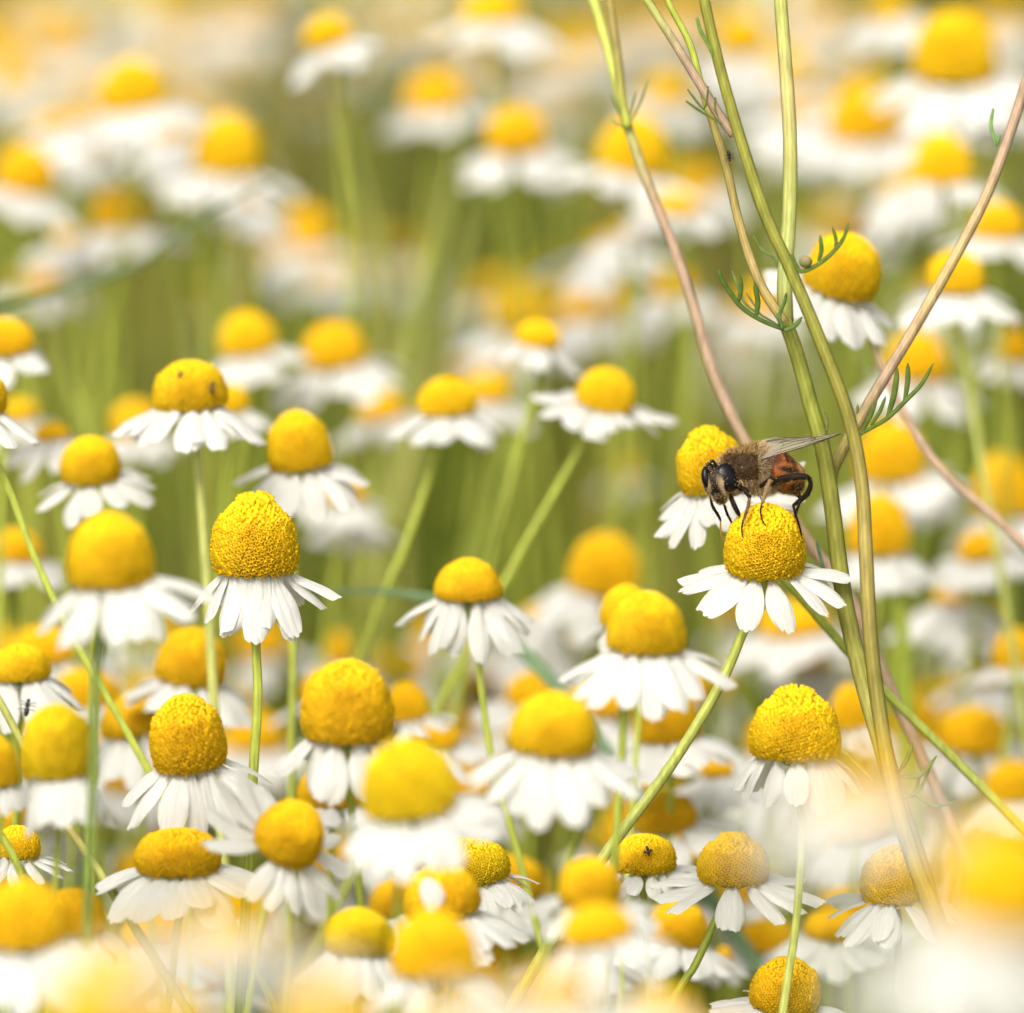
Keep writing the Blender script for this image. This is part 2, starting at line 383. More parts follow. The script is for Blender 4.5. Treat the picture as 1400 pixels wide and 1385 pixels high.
def flower(x, y, w, h, d, W, label, droop=25, tau=0, lean=0, n=15, stem=None, kind='y', hero=False, seed=None, petals=None,
           jit=10, scol=(G1, G1, G2), sw=11, bend=None, frontdroop=0, gap=0.0, cat='flower', group=None, extra=(), plen=None):
    seed = int(x * 7 + y * 13 + 1000) % 9973 if seed is None else seed
    r_ = random.Random(seed); k = K(d)
    rad = w * 0.5 * k
    vis = math.sin(R(PITCH + tau))
    H = max(0.30 * w, (h - 0.5 * w * vis) / math.cos(R(PITCH + tau))) * k
    if not hero and lean == 0: lean = r_.uniform(-9, 9)
    ax = Matrix.Rotation(R(lean), 4, 'Y') @ Matrix.Rotation(R(tau), 4, 'X')
    axis = (ax @ Vector((0, 0, 1)))
    cpt = P(x, y, d)
    # centre of the visible outline sits about half way up the head, minus half the base ellipse
    base = cpt - axis * (H * 0.5 - 0.25 * w * vis * k * 0.98 * 0.5)
    FM = Matrix.Translation(base) @ ax
    if not hero:
        wob = Matrix.Rotation(R(r_.uniform(-9, 9)), 4, 'Y') @ Matrix.Rotation(R(r_.uniform(-9, 7)), 4, 'X')
    else: wob = Matrix.Identity(4)
    PM = FM @ wob
    # stem
    if stem: sp_ = [base - axis * 0.02 * 1, base - axis * rad * 0.9] + [P(*(q if len(q) == 3 else (q[0], q[1], d))) for q in stem]
    else:
        dx = r_.uniform(-0.18, 0.12)
        dn = Vector((dx, r_.uniform(-0.05, 0.12), -1))
        sp_ = [base - axis * 0.02, base - axis * rad * 0.9, base - axis * rad * 0.9 + dn * 3, base + dn * 9]
    sp_ = ground_run(sp_)
    foot = Vector((sp_[-1].x, sp_[-1].y, 0))
    t = thing('chamomile_flower', foot, label, cat, group)
    O = Matrix.Translation(-foot)
    stem_part(t, foot, sp_, sw * 0.36 * k, sw * 0.5 * k, scol, sides=12 if abs(d) < 5 else 7, n=7 if abs(d) < 6 else 4)
    link('calyx', CUP, t, O @ FM @ Matrix.Diagonal((rad * 0.72, rad * 0.72, rad * 0.62, 1)))
    dm = get_disc(kind, H / rad, hero, seed, abs(d) < 6)
    asp = H / rad if hero else round(H / rad * 4) / 4
    rz = 0 if hero else r_.uniform(0, 6.28)
    link('floret_head', dm, t, O @ FM @ Matrix.Rotation(rz, 4, 'Z') @ Matrix.Diagonal((rad, rad, H / asp if asp else rad, 1)))
    if petals is None:
        petals = []
        reach = W / 2 - 0.42 * w
        bd = bend if bend is not None else 18
        L0 = plen or min(max(reach / max(0.35, math.cos(R(min(75, droop + bd * 0.5)))), 0.45 * w), 0.95 * w)
        ph0 = r_.uniform(0, 360 / n)
        for i in range(n):
            phi = (ph0 + 360 * i / n + r_.uniform(-jit, jit) * 1.0) % 360
            phi = phi - 360 if phi > 180 else phi
            if gap and r_.random() < gap: continue
            fr = max(0, math.cos(R(phi)))
            petals.append((phi, droop + frontdroop * fr + r_.uniform(-jit, jit), L0 * r_.uniform(0.8, 1.12), r_.uniform(0.85, 1.15), bd))
    for (phi, dr, L, wf, bd) in list(petals) + list(extra):
        if isinstance(bd, str): me = CURLED; bq = 0
        else:
            bq = min(PETALS, key=lambda b: abs(b - (bd + r_.uniform(-8, 8)))); me = r_.choice(PETALS[bq])
        L *= k
        if d > 7: wf *= 1.25
        elif not hero: wf *= 1.08
        else: wf *= 0.92
        wid = max(0.8, min(1.35, w * 0.92 / (L / k))) * wf * r_.uniform(0.9, 1.1)
        M = PM @ Matrix.Rotation(R(-90 + phi), 4, 'Z') @ Matrix.Translation((rad * 0.80, 0, -rad * 0.02 - 0.012 * r_.random())) \
            @ Matrix.Rotation(R(dr), 4, 'Y') @ Matrix.Rotation(R(r_.uniform(-12, 12)), 4, 'X') @ Matrix.Diagonal((L, L * wid * (1 if r_.random() < 0.5 else -1), L, 1))
        link('petal', me, t, O @ M)
    return t


def far_heads():
    rs = np.random.RandomState(11); V = []; F = []; Cc = []
    for _ in range(900):
        y = 42 + 150 * rs.rand() ** 0.8; x = (rs.rand() - 0.5) * (6 + (y + 100) * 0.19)
        lim = CAM.z - (100 + y) * math.tan(R(8.6)) + 0.0
        z = min(34, lim + 6) - 7 * rs.rand() ** 1.3 - 1.5
        if y < 75 and z < 33 - (y - 42) * 0.12: continue
        r_ = 0.33 + 0.1 * rs.rand(); h_ = r_ * (0.8 + 0.7 * rs.rand()); b0 = len(V); n_ = 8
        for q, (a_, zz_) in enumerate(((1, 0), (0.95, .45), (0.6, .85))):
            for j in range(n_): V.append((x + r_ * a_ * math.cos(j * .785), y + r_ * a_ * math.sin(j * .785), z + h_ * zz_)); Cc.append((0.80, 0.58, 0.01))
        V.append((x, y, z + h_)); Cc.append((0.80, 0.58, 0.01))
        for q in range(2):
            for j in range(n_): F.append((b0 + q * n_ + j, b0 + q * n_ + (j + 1) % n_, b0 + (q + 1) * n_ + (j + 1) % n_, b0 + (q + 1) * n_ + j))
        for j in range(n_): F.append((b0 + 2 * n_ + j, b0 + 2 * n_ + (j + 1) % n_, b0 + 3 * n_))
        for j in range(7):
            an = j * 0.9 + rs.normal(0, .1); dr = R(20 + 20 * rs.rand()); L_ = 0.45 + 0.25 * rs.rand(); b1 = len(V)
            ca, sa = math.cos(an), math.sin(an); ww = 0.12
            for (u, w2) in ((r_ * .8, .5), (r_ * .8 + L_ * .6 * math.cos(dr), 1), (r_ * .8 + L_ * math.cos(dr), .7)):
                zz_ = z - (u - r_ * .8) * math.tan(dr)
                for sg in (-1, 1): V.append((x + ca * u - sa * ww * w2 * sg, y + sa * u + ca * ww * w2 * sg, zz_)); Cc.append((0.78, 0.76, 0.71))
            F.append((b1, b1 + 2, b1 + 3, b1 + 1)); F.append((b1 + 2, b1 + 4, b1 + 5, b1 + 3))
    return V, F, Cc
V_, F__, C_ = far_heads()
tag(link('distant_flowers', new_mesh('distant_flowers', V_, F__, M_LEAF, C_)), 'countless far chamomile heads melting into a pale yellow and white blur behind', 'flowers', kind='stuff')
# ------------------------------------------------------------------ flowers in or near the plane in focus
F_ = flower
F_(1046, 738, 104, 102, 0, 250, 'sharp yellow chamomile head that the hoverfly stands on, white petals spread wide', tau=7, hero=True, seed=1000, kind='y', sw=17,
   stem=[(1020, 855), (985, 935), (915, 1050), (825, 1172), (760, 1275)], scol=(G1, GP, G2),
   petals=[(-100, 8, 84, .8, 18), (-83, 14, 84, .9, 18), (-63, 24, 78, 1.0, 18), (-45, 32, 82, 1.15, 0), (-18, 40, 80, 1.12, 18), (14, 42, 82, 1.0, 18), (52, 24, 82, .95, 18), (72, 16, 86, .8, 18),
           (90, 2, 80, .85, 18), (103, 14, 60, .8, 38), (130, 12, 76, .9, 18), (155, 15, 74, 1, 18), (178, 12, 76, 1, 18), (-155, 14, 76, 1, 18), (-128, 12, 70, 1, 18)])
F_(970, 629, 90, 86, 1.6, 200, 'bright yellow chamomile head right behind the head of the hoverfly, petals hanging left', lean=-12, tau=4, hero=True, seed=1003, sw=14,
   stem=[(1008, 728), (1075, 795), (1200, 935), (1380, 1115)], scol=(G1, G2, GP, BRN, G2),
   petals=[(-92, 24, 60, .8, 18), (-72, 40, 78, 1.0, 0), (-58, 50, 82, 1.1, 0), (-38, 54, 78, .9, 0), (-15, 30, 50, 1.2, 38), (10, 35, 62, 1.1, 38), (35, 28, 76, 1, 18), (60, 20, 100, 1, 0),
           (93, -4, 92, .8, 0), (125, 10, 84, .9, 18), (150, 15, 70, 1, 18), (-120, 20, 66, 1, 18), (-150, 18, 66, 1, 18)])
F_(348, 731, 110, 110, 0, 200, 'tall sharp chamomile cone with flat rough top and steeply hanging petals, left of centre', tau=-1, hero=True, seed=1001, kind='y', sw=16,
   stem=[(350, 885), (352, 960), (344, 1095)], scol=(G1, G1, G2),
   petals=[(-88, 52, 74, .8, 0), (-62, 62, 74, .9, 0), (-44, 68, 82, .9, 0), (-26, 72, 86, 1.0, 0), (-8, 76, 90, 1.1, 0), (12, 74, 94, 1.1, 0), (28, 72, 72, 1.0, 0), (42, 66, 90, .95, 0), (56, 72, 96, .9, 0), (86, 44, 76, .9, 0), (94, 26, 84, .95, 0),
           (130, 50, 70, 1, 18), (160, 60, 76, 1, 18), (-165, 60, 76, 1, 18), (-130, 56, 70, 1, 18)])
F_(640, 791, 92, 58, 2.6, 190, 'small chamomile with low pointed head and drooping petals, middle of the picture', droop=38, frontdroop=28, tau=0, n=15, hero=True, seed=1005, kind='o', bend=18, sw=12, jit=13,
   stem=[(651, 885), (672, 1035), (714, 1190)])
F_(1087, 989, 118, 96, -0.6, 215, 'large domed chamomile head right of centre with a small curled petal sticking out', droop=46, frontdroop=12, n=13, plen=76, hero=True, seed=1007, sw=13, bend=18, jit=8,
   stem=[(1096, 1120), (1094, 1190), (1086, 1280), (1070, 1385)], scol=(G2, GP, G2), gap=.1, extra=[(88, -32, 50, 1.0, 'c'), (110, -40, 30, 1.0, 'c')])
F_(255, 1001, 97, 106, -0.9, 262, 'round orange yellow chamomile head tilted left over cream petals, lower left', droop=28, frontdroop=24, lean=-6, tau=6, n=17, hero=True, seed=1009, kind='o', sw=12, bend=18)
F_(150, 750, 112, 102, -5, 262, 'big blurred chamomile head with broad hanging petals left of the sharp tall cone', droop=30, frontdroop=26, tau=2, n=14, seed=1011, sw=14, stem=[(135, 890), (127, 1040), (120, 1232)], scol=(GD, GD, GD), bend=18)
F_(475, 957, 120, 113, -2.2, 220, 'very large round chamomile head with torn short petals, below the sharp tall cone', droop=46, frontdroop=14, tau=2, n=17, plen=82, hero=True, seed=1013, kind='o', sw=13, bend=18, jit=16)
F_(556, 1062, 120, 106, -6.5, 245, 'blurred domed chamomile above a ring of flat white petals, bottom centre', droop=22, frontdroop=20, tau=2, n=18, seed=1015, kind='g', sw=12, stem=[(545, 1170), (543, 1290)], scol=(G2, GD))
F_(1003, 1174, 92, 68, 0, 245, 'sharp pale golden chamomile with flat open petals, lower right', tau=0, hero=True, seed=1017, kind='y', sw=12, stem=[(985, 1245), (950, 1320), (905, 1392)], scol=(G2, G2, GP),
   petals=[(-95, 0, 84, .8, 18), (-76, 12, 84, .9, 0), (-58, 22, 84, 1.0, 0), (-12, 48, 66, 1.0, 18), (4, 44, 70, .95, 18), (38, 22, 82, .95, 18), (62, 16, 84, .9, 18), (80, 8, 96, .9, 18), (100, -4, 66, .7, 18), (130, 6, 76, .9, 18), (160, 8, 76, 1, 18), (-160, 8, 76, 1, 18), (-126, 4, 80, .9, 18)])
F_(1222, 1194, 84, 78, 0.6, 225, 'pale chamomile seen through the white foreground haze beside the sharp pale golden one', droop=12, frontdroop=16, n=17, hero=True, seed=1019, kind='y', sw=11, stem=[(1228, 1250), (1229, 1340)], scol=(GD, G2))
F_(1075, 1345, 92, 76, 0, 200, 'orange chamomile at the bottom edge with a thin stem crossing in front of it', droop=8, frontdroop=20, n=17, lean=6, tau=4, hero=True, seed=1021, kind='o', sw=11)
F_(641, 1176, 104, 62, 0.3, 200, 'sharp grainy golden head half hidden under the white petals of a blurred one', droop=22, frontdroop=10, n=16, lean=-6, hero=True, seed=1022, kind='g')
F_(880, 1166, 86, 52, 0.8, 170, 'flat yellow chamomile head carrying a tiny dark fly, bottom right of centre', droop=10, frontdroop=16, n=15, hero=True, seed=1024, kind='y')
F_(400, 1136, 88, 84, -3.0, 250, 'chamomile tipped over to the right with cream petals fanned out on its left', tau=26, lean=26, hero=True, seed=1026, kind='o',
   petals=[(-80, -8, 88, 1.1, 0), (-62, 4, 84, 1.1, 18), (-98, -22, 96, 1.0, 0), (-122, -20, 92, 1.0, 0), (-8, 26, 70, 1, 18), (14, 32, 70, 1, 18), (36, 30, 70, .9, 18), (60, 30, 76, 1, 18), (85, 20, 80, 1, 18), (110, 10, 80, 1, 18), (140, 0, 80, 1, 18), (170, 0, 80, 1, 18), (-150, -10, 84, 1, 18)])
F_(243, 1163, 112, 62, -1.3, 250, 'low orange mound of a chamomile head just under the tilted round one, lower left', droop=16, frontdroop=10, n=16, seed=1028, kind='o')
F_(602, 1218, 98, 72, -2.4, 230, 'chamomile head with a loose white petal lying on it, bottom centre', droop=20, frontdroop=10, n=16, lean=-10, seed=1030, kind='o')
F_(592, 1288, 108, 92, -8, 210, 'blurred yellow mound in front of the head with the loose petal, bottom centre', droop=30, n=12, seed=1032, kind='o', gap=.2)
F_(492, 1272, 86, 62, -3.2, 190, 'chamomile with brownish gold head beside a dark green stem near the bottom edge', droop=34, frontdroop=20, n=14, seed=1034, kind='g')
F_(806, 1204, 80, 66, -5.5, 190, 'blurred chamomile head tucked above another one, bottom right of centre', droop=20, n=12, seed=1036, kind='o')
F_(815, 1262, 92, 54, -9, 250, 'blurred chamomile at the bottom edge with a broad white skirt of petals', droop=24, frontdroop=10, n=18, seed=1038, kind='o')
F_(757, 988, 112, 84, -5, 268, 'big blurred chamomile dome on a wide sheet of white petals, left of the slanting stem', droop=22, frontdroop=30, n=18, seed=1040, sw=13, stem=[(790, 1120), (770, 1200)], lean=3)
F_(884, 850, 102, 84, -3, 246, 'broad chamomile head with long splayed petals left of the thick stems', droop=22, frontdroop=24, n=17, seed=1042, sw=13, stem=[(855, 958), (850, 1030)], lean=3, kind='y')
F_(856, 828, 66, 60, 3.5, 120, 'small chamomile head mostly hidden behind the broad one with splayed petals', droop=40, n=9, seed=1044, sw=9, stem=[(874, 958), (868, 1050)])
F_(828, 770, 90, 84, 11, 250, 'blurred orange chamomile head above left of the broad splayed one', droop=22, lean=8, n=14, seed=1046, kind='o')
F_(830, 532, 76, 60, 6, 196, 'small chamomile tilted to the right on a long slanting stem, centre', droop=6, frontdroop=8, lean=14, tau=6, n=13, seed=1048, stem=[(806, 590), (755, 680), (690, 797)], sw=13, jit=12)
F_(610, 541, 76, 52, 6.5, 176, 'small low chamomile on a leaning stem that starts left of the centre', droop=24, frontdroop=5, n=14, seed=1050, stem=[(606, 592), (560, 730), (495, 890)], sw=12)
F_(737, 456, 58, 36, 8, 165, 'small yellow headed chamomile just above the pair on slanting stems, centre top', droop=28, n=12, seed=1052, stem=[(735, 520), (708, 620), (668, 780)], sw=12)
F_(258, 526, 98, 68, 3, 218, 'chamomile with two brown specks on its head on a pale straight stem, left', droop=22, frontdroop=10, n=19, seed=1054, stem=[(268, 600), (280, 760), (293, 968)], sw=16, scol=(GP, GP, GP, G1), bend=18, kind='y')
F_(312, 545, 50, 40, 8, 150, 'small chamomile half hidden behind the one with brown specks', droop=30, n=10, seed=1055)
F_(407, 601, 84, 82, 4, 205, 'egg shaped chamomile head above and right of the sharp tall cone', droop=24, frontdroop=10, n=14, seed=1056, stem=[(403, 690), (402, 760)], jit=12)
F_(123, 628, 78, 64, 4, 184, 'chamomile with a pale domed head at the left, over the big blurred one', droop=14, frontdroop=12, n=12, seed=1058)
F_(338, 455, 72, 58, 12, 175, 'left one of two blurred chamomiles side by side above the egg shaped head', droop=22, n=13, seed=1060)
F_(455, 471, 84, 62, 13, 200, 'right one of two blurred chamomiles side by side above the egg shaped head', droop=22, n=13, seed=1062, kind='o')
F_(2, 460, 78, 52, 6, 130, 'chamomile cut by the left edge with petals drooping to the right', droop=40, n=13, seed=1064, kind='o')
F_(-32, 532, 80, 60, 1.5, 210, 'chamomile outside the left edge reaching in with two long petals', droop=20, n=12, seed=1066, stem=[(0, 640), (50, 768), (110, 890), (198, 1045)], sw=12)
F_(28, 905, 76, 50, 2.2, 190, 'low chamomile at the left edge with a dark beetle on its petals', droop=40, frontdroop=14, n=14, seed=1068)
F_(78, 1012, 92, 100, -4, 190, 'tall olive yellow chamomile head at the far left of the lower half', droop=58, n=11, seed=1070, kind='g')
F_(263, 896, 92, 78, 4.5, 200, 'blurred chamomile behind the pale straight stem, under the sharp tall cone', droop=24, frontdroop=8, n=14, seed=1072, kind='o')
F_(24, 1150, 62, 44, 0, 170, 'small sharp chamomile with flat bluish white petals at the lower left edge', droop=6, frontdroop=10, n=12, hero=True, seed=1075, kind='y', lean=6)
F_(28, 1248, 112, 92, -7.5, 250, 'large blurred chamomile in the bottom left corner', droop=40, n=14, seed=1076, kind='o')
F_(0, 1040, 44, 70, -3, 120, 'slim blurred chamomile head cut by the left edge', droop=50, n=9, seed=1078)
F_(100, 1245, 84, 60, -3, 170, 'orange chamomile head at the foot of the dark crossing stem, lower left', droop=30, n=11, seed=1079, kind='o')
# in front of the plane in focus, melting into soft discs
F_(150, 1372, 140, 170, -24, 270, 'pale yellow out of focus bloom close to the camera, bottom left', droop=50, n=12, seed=1080)
F_(446, 1392, 125, 100, -20, 300, 'pale yellow out of focus bloom close to the camera, bottom left of centre', droop=30, n=14, seed=1082)
F_(312, 1262, 104, 40, -27, 400, 'huge cream coloured smear of a bloom very close to the camera, bottom left', droop=12, n=20, seed=1084, kind='y')
F_(1370, 1195, 170, 150, -28, 330, 'big yellow out of focus bloom in the bottom right corner', droop=42, n=16, seed=1086, kind='y')
F_(1185, 1066, 112, 54, -31, 310, 'white translucent blur of a bloom very close to the camera, right of the lower half', droop=14, frontdroop=16, n=18, seed=1088, kind='p')
F_(760, 1352, 96, 40, -22, 470, 'white blurred skirt of a bloom along the bottom edge, centre', droop=14, frontdroop=14, n=20, seed=1090, kind='p', plen=150)
F_(900, 1375, 90, 40, -15, 260, 'wide flat white bloom close to the camera at the bottom edge, right of centre', droop=16, frontdroop=14, n=18, seed=1091, kind='p')
F_(610, 1395, 100, 60, -19, 330, 'low white bloom close to the camera at the bottom edge, left of centre', droop=16, frontdroop=10, n=18, seed=1093, kind='p')
F_(230, 1400, 110, 50, -22, 330, 'cream white bloom melting into the yellow smear at the bottom left', droop=16, frontdroop=14, n=18, seed=1094, kind='y')
F_(1108, 1108, 84, 36, -28, 270, 'second translucent white bloom very close to the camera, overlapping the other haze', droop=14, frontdroop=18, n=20, seed=1095, kind='p')
F_(930, 1420, 110, 70, -13, 330, 'yellow blurred bloom peeking over the bottom edge, right of centre', droop=14, n=16, seed=1092)

lp_ = P(588, 1246, -3.4); k_ = K(-3.4)
X_ = (UP + Vector((0.22, 0, 0))).normalized(); Z_ = (-FWD + UP * 0.2).normalized(); Y_ = Z_.cross(X_).normalized(); Z_ = X_.cross(Y_)
fp = tag(link('fallen_petal', PETALS[18][2]), 'loose cream white petal standing upright against an orange head at the bottom', 'petal')
fp.matrix_world = Matrix.Translation(lp_) @ Matrix((X_, Y_, Z_)).transposed().to_4x4() @ Matrix.Diagonal((46 * k_, 82 * k_, 46 * k_, 1))
F_(1290, 1330, 110, 44, -24, 380, 'white blurred petals along the bottom edge under the big yellow corner bloom', droop=16, frontdroop=12, n=20, seed=1096, kind='p')
F_(985, 1428, 90, 40, -21, 300, 'white blurred petals at the bottom edge left of the orange flower with the crossing stem', droop=12, frontdroop=10, n=18, seed=1097, kind='p')
# behind the plane in focus, right half
F_(1155, 362, 98, 88, 3.6, 210, 'clear round chamomile touching the feathery leaf of the thick green stem, upper right', lean=14, tau=4, droop=18, frontdroop=12, n=16, seed=1100, hero=False, kind='y',
   stem=[(1178, 430), (1205, 500), (1240, 572), (1290, 645), (1400, 745), (1480, 850)], sw=14, scol=(G1, GP, PINK, PINK, PINK, PINK, PINK, PINK, PINK, PINK, PINK))
F_(1307, 371, 74, 58, 8, 185, 'chamomile behind the pink slanting stem at the upper right', droop=24, n=14, seed=1102, stem=[(1310, 450), (1345, 650)], sw=13, scol=(GP, G1))
F_(1287, 216, 78, 72, 13, 205, 'round blurred chamomile with a peaked head, upper right', droop=16, n=14, seed=1104)
F_(1305, 63, 106, 98, 14, 250, 'largest blurred chamomile of the top right corner', droop=18, n=15, seed=1106)
F_(1180, 152, 88, 82, 19, 250, 'blurred orange chamomile left of the largest one in the top right corner', droop=16, n=14, seed=1108, kind='o')
F_(1365, 301, 66, 52, 12, 170, 'blurred chamomile by the right edge, half behind the pink slanting stem', droop=16, n=13, seed=1110, kind='o')
F_(1218, 616, 86, 82, 12, 250, 'blurred chamomile between the thick green stems and the pink crossing stem', droop=18, n=13, seed=1112, kind='o')
F_(1202, 716, 78, 82, 9, 170, 'blurred domed chamomile standing just right of the thick green stems', droop=34, n=12, seed=1114, kind='o', stem=[(1232, 830), (1238, 960)], sw=22, scol=(G1, G1))
F_(1255, 486, 80, 66, 13, 180, 'blurred chamomile behind the feathery leaf on the right', droop=26, n=13, seed=1116, kind='o')
F_(1372, 662, 76, 88, 13, 220, 'tall blurred chamomile at the right edge, middle height', droop=30, n=13, seed=1118, kind='o')
F_(1388, 886, 56, 56, 9, 210, 'small blurred chamomile at the right edge above the crossing green stem', droop=18, n=13, seed=1120, kind='o')
F_(1330, 996, 92, 62, 10, 230, 'brownish orange blurred chamomile below the white petals at the right edge', droop=18, n=12, seed=1122, kind='o')
F_(1250, 985, 62, 56, 11, 180, 'small blurred orange chamomile just right of the crossing green stem', droop=22, n=10, seed=1124, kind='o')
F_(1340, 745, 60, 40, 11, 320, 'wide sheet of blurred white petals at the right edge, nearly headless', droop=10, n=18, seed=1125, kind='o')
F_(912, 980, 86, 66, 4.5, 230, 'squat orange chamomile behind the long slanting stem, lower right of centre', droop=18, frontdroop=10, n=15, seed=1126, kind='o')
F_(1162, 965, 50, 62, 7, 120, 'narrow orange chamomile head hidden behind the two thick stems', droop=30, n=10, seed=1128, kind='o')
F_(1140, 1264, 78, 38, 5, 215, 'low orange chamomile under the white haze, near the bottom right', droop=20, n=15, seed=1130, kind='o')
F_(925, 1262, 84, 62, 4, 200, 'orange chamomile head below the one with the tiny dark fly', droop=20, n=13, seed=1132, kind='o')
F_(988, 1312, 30, 38, 5, 110, 'tiny orange chamomile head low between two sharp flowers, bottom right', droop=25, n=9, seed=1134, kind='o')
F_(908, 1110, 84, 50, 5, 200, 'orange chamomile head behind the foot of the long slanting stem', droop=20, n=12, seed=1136, kind='o')
F_(1085, 846, 90, 46, 12, 230, 'blurred chamomile right under the flower of the hoverfly', droop=16, n=14, seed=1138, kind='o')
F_(735, 943, 80, 50, 9, 190, 'orange head peeping out behind the big dome on the wide white sheet', droop=20, n=12, seed=1140, kind='o')
F_(555, 958, 54, 52, 6, 150, 'small orange head right behind the very large round one', droop=22, n=11, seed=1142, kind='o')
F_(592, 1004, 66, 36, 6, 220, 'flat orange head crossed by a thin stem, centre of the lower half', droop=12, n=14, seed=1144, kind='o')
F_(470, 885, 58, 42, 15, 130, 'faint orange head above the very large round one', droop=20, n=11, seed=1146, kind='o')
F_(452, 1075, 88, 52, 3, 190, 'shaded amber head below the very large round one', droop=24, n=12, seed=1148, kind='o')
# upper half, far behind
F_(868, 197, 92, 82, 15, 235, 'bright blurred chamomile directly behind the forked pink stem, top', droop=20, n=14, seed=1200)
F_(705, 178, 76, 62, 17, 176, 'blurred chamomile at the top, just right of the middle, with a full white ring', droop=20, n=14, seed=1202, kind='o')
F_(593, 126, 76, 52, 22, 165, 'soft blurred chamomile at the top, left of the one with a full white ring', droop=22, n=13, seed=1204, kind='o')
F_(672, 10, 80, 42, 18, 195, 'blurred chamomile touching the top edge near the middle', droop=22, n=14, seed=1206)
F_(447, 42, 62, 44, 14, 155, 'blurred chamomile tilted to the left at the top', lean=-14, droop=16, n=13, seed=1208)
F_(182, 116, 88, 72, 17, 200, 'bright yellow blurred chamomile at the top left', droop=24, n=14, seed=1210)
F_(312, 196, 90, 84, 17, 215, 'round blurred chamomile, largest of the upper left group', droop=22, n=14, seed=1212)
F_(37, 231, 72, 66, 17, 200, 'blurred chamomile at the left edge of the upper left group', droop=22, n=14, seed=1214, kind='o')
F_(165, 284, 74, 60, 18, 215, 'blurred orange chamomile, lowest of the upper left group', droop=18, n=14, seed=1216, kind='o')
F_(418, 312, 68, 58, 26, 140, 'faint orange chamomile standing alone right of the upper left group', droop=26, n=11, seed=1218, kind='o')
F_(53, 377, 66, 42, 22, 190, 'faint chamomile behind the dark thin twig at the left', droop=20, n=12, seed=1220, kind='o')
F_(718, 425, 80, 62, 21, 200, 'blurred orange chamomile behind the small yellow headed one, centre top', droop=20, n=13, seed=1222, kind='o')
F_(815, 408, 80, 52, 21, 215, 'blurred orange chamomile left of the curved pink stem', droop=24, n=13, seed=1224, kind='o')
F_(185, 572, 60, 50, 14, 160, 'faint orange head between the pale domed one and the one with brown specks', droop=24, n=11, seed=1226, kind='o')
F_(520, 556, 62, 36, 15, 150, 'faint orange head left of the small low one on a leaning stem', droop=20, n=11, seed=1228, kind='o')
F_(664, 530, 62, 36, 14, 180, 'faint orange head right of the small low one on a leaning stem', droop=22, n=12, seed=1230, kind='o')
F_(468, 670, 60, 34, 12, 165, 'nearly headless ring of blurred white petals right of the egg shaped head', droop=20, n=12, seed=1232, kind='o')
F_(925, 278, 60, 30, 14, 240, 'blurred chamomile with a thin orange head between pink stem and thick stems', droop=22, n=14, seed=1234, kind='o')
F_(912, 120, 62, 42, 26, 200, 'faint yellow chamomile behind the forked stems at the top', droop=20, n=12, seed=1236)
F_(1013, 46, 72, 60, 26, 210, 'faint chamomile between the thick stems at the top edge', droop=20, n=12, seed=1238)
F_(1072, 92, 80, 62, 26, 240, 'faint chamomile behind the pale upright stem at the top', droop=20, n=12, seed=1240)
F_(1215, 10, 60, 30, 20, 190, 'blurred white chamomile at the top edge left of the largest corner one', droop=26, n=13, seed=1242)
F_(1172, 305, 66, 40, 20, 190, 'faint orange head above the clear round chamomile at the upper right', droop=22, n=12, seed=1244, kind='o')
F_(922, 388, 54, 36, 20, 190, 'faint orange head right of the curved pink stem', droop=22, n=12, seed=1246, kind='o')
F_(1388, 470, 50, 44, 13, 180, 'faint orange head at the right edge below the slanting stem', droop=22, n=12, seed=1248, kind='o')
F_(1040, 410, 60, 40, 22, 200, 'faint orange head behind the leafy knot of the thick stems', droop=22, n=12, seed=1250, kind='o')
F_(20, 745, 70, 44, 9, 200, 'dim orange chamomile at the left edge beside the big blurred one', droop=20, n=12, seed=1252, kind='o')
F_(62, 880, 90, 50, 8, 240, 'dim orange chamomile below the big blurred one at the left', droop=22, n=12, seed=1254, kind='o')
F_(1100, 175, 60, 44, 30, 200, 'very faint pale chamomile behind the thick stems, upper right', droop=20, n=11, seed=1256)
F_(20, 560, 60, 30, 12, 200, 'pale blurred ring of petals at the left edge above the pale domed one', droop=20, n=12, seed=1258)
F_(1375, 150, 50, 30, 14, 230, 'wide blurred white petals at the right edge, under the largest corner one', droop=16, n=14, seed=1260)
F_(860, 310, 50, 20, 15, 220, 'row of blurred white petals left of the curved pink stem, nearly headless', droop=12, n=16, seed=1262)
F_(850, 640, 40, 30, 24, 170, 'faint ring of white petals in the green gap left of the hoverfly', droop=22, n=12, seed=1264, kind='o')
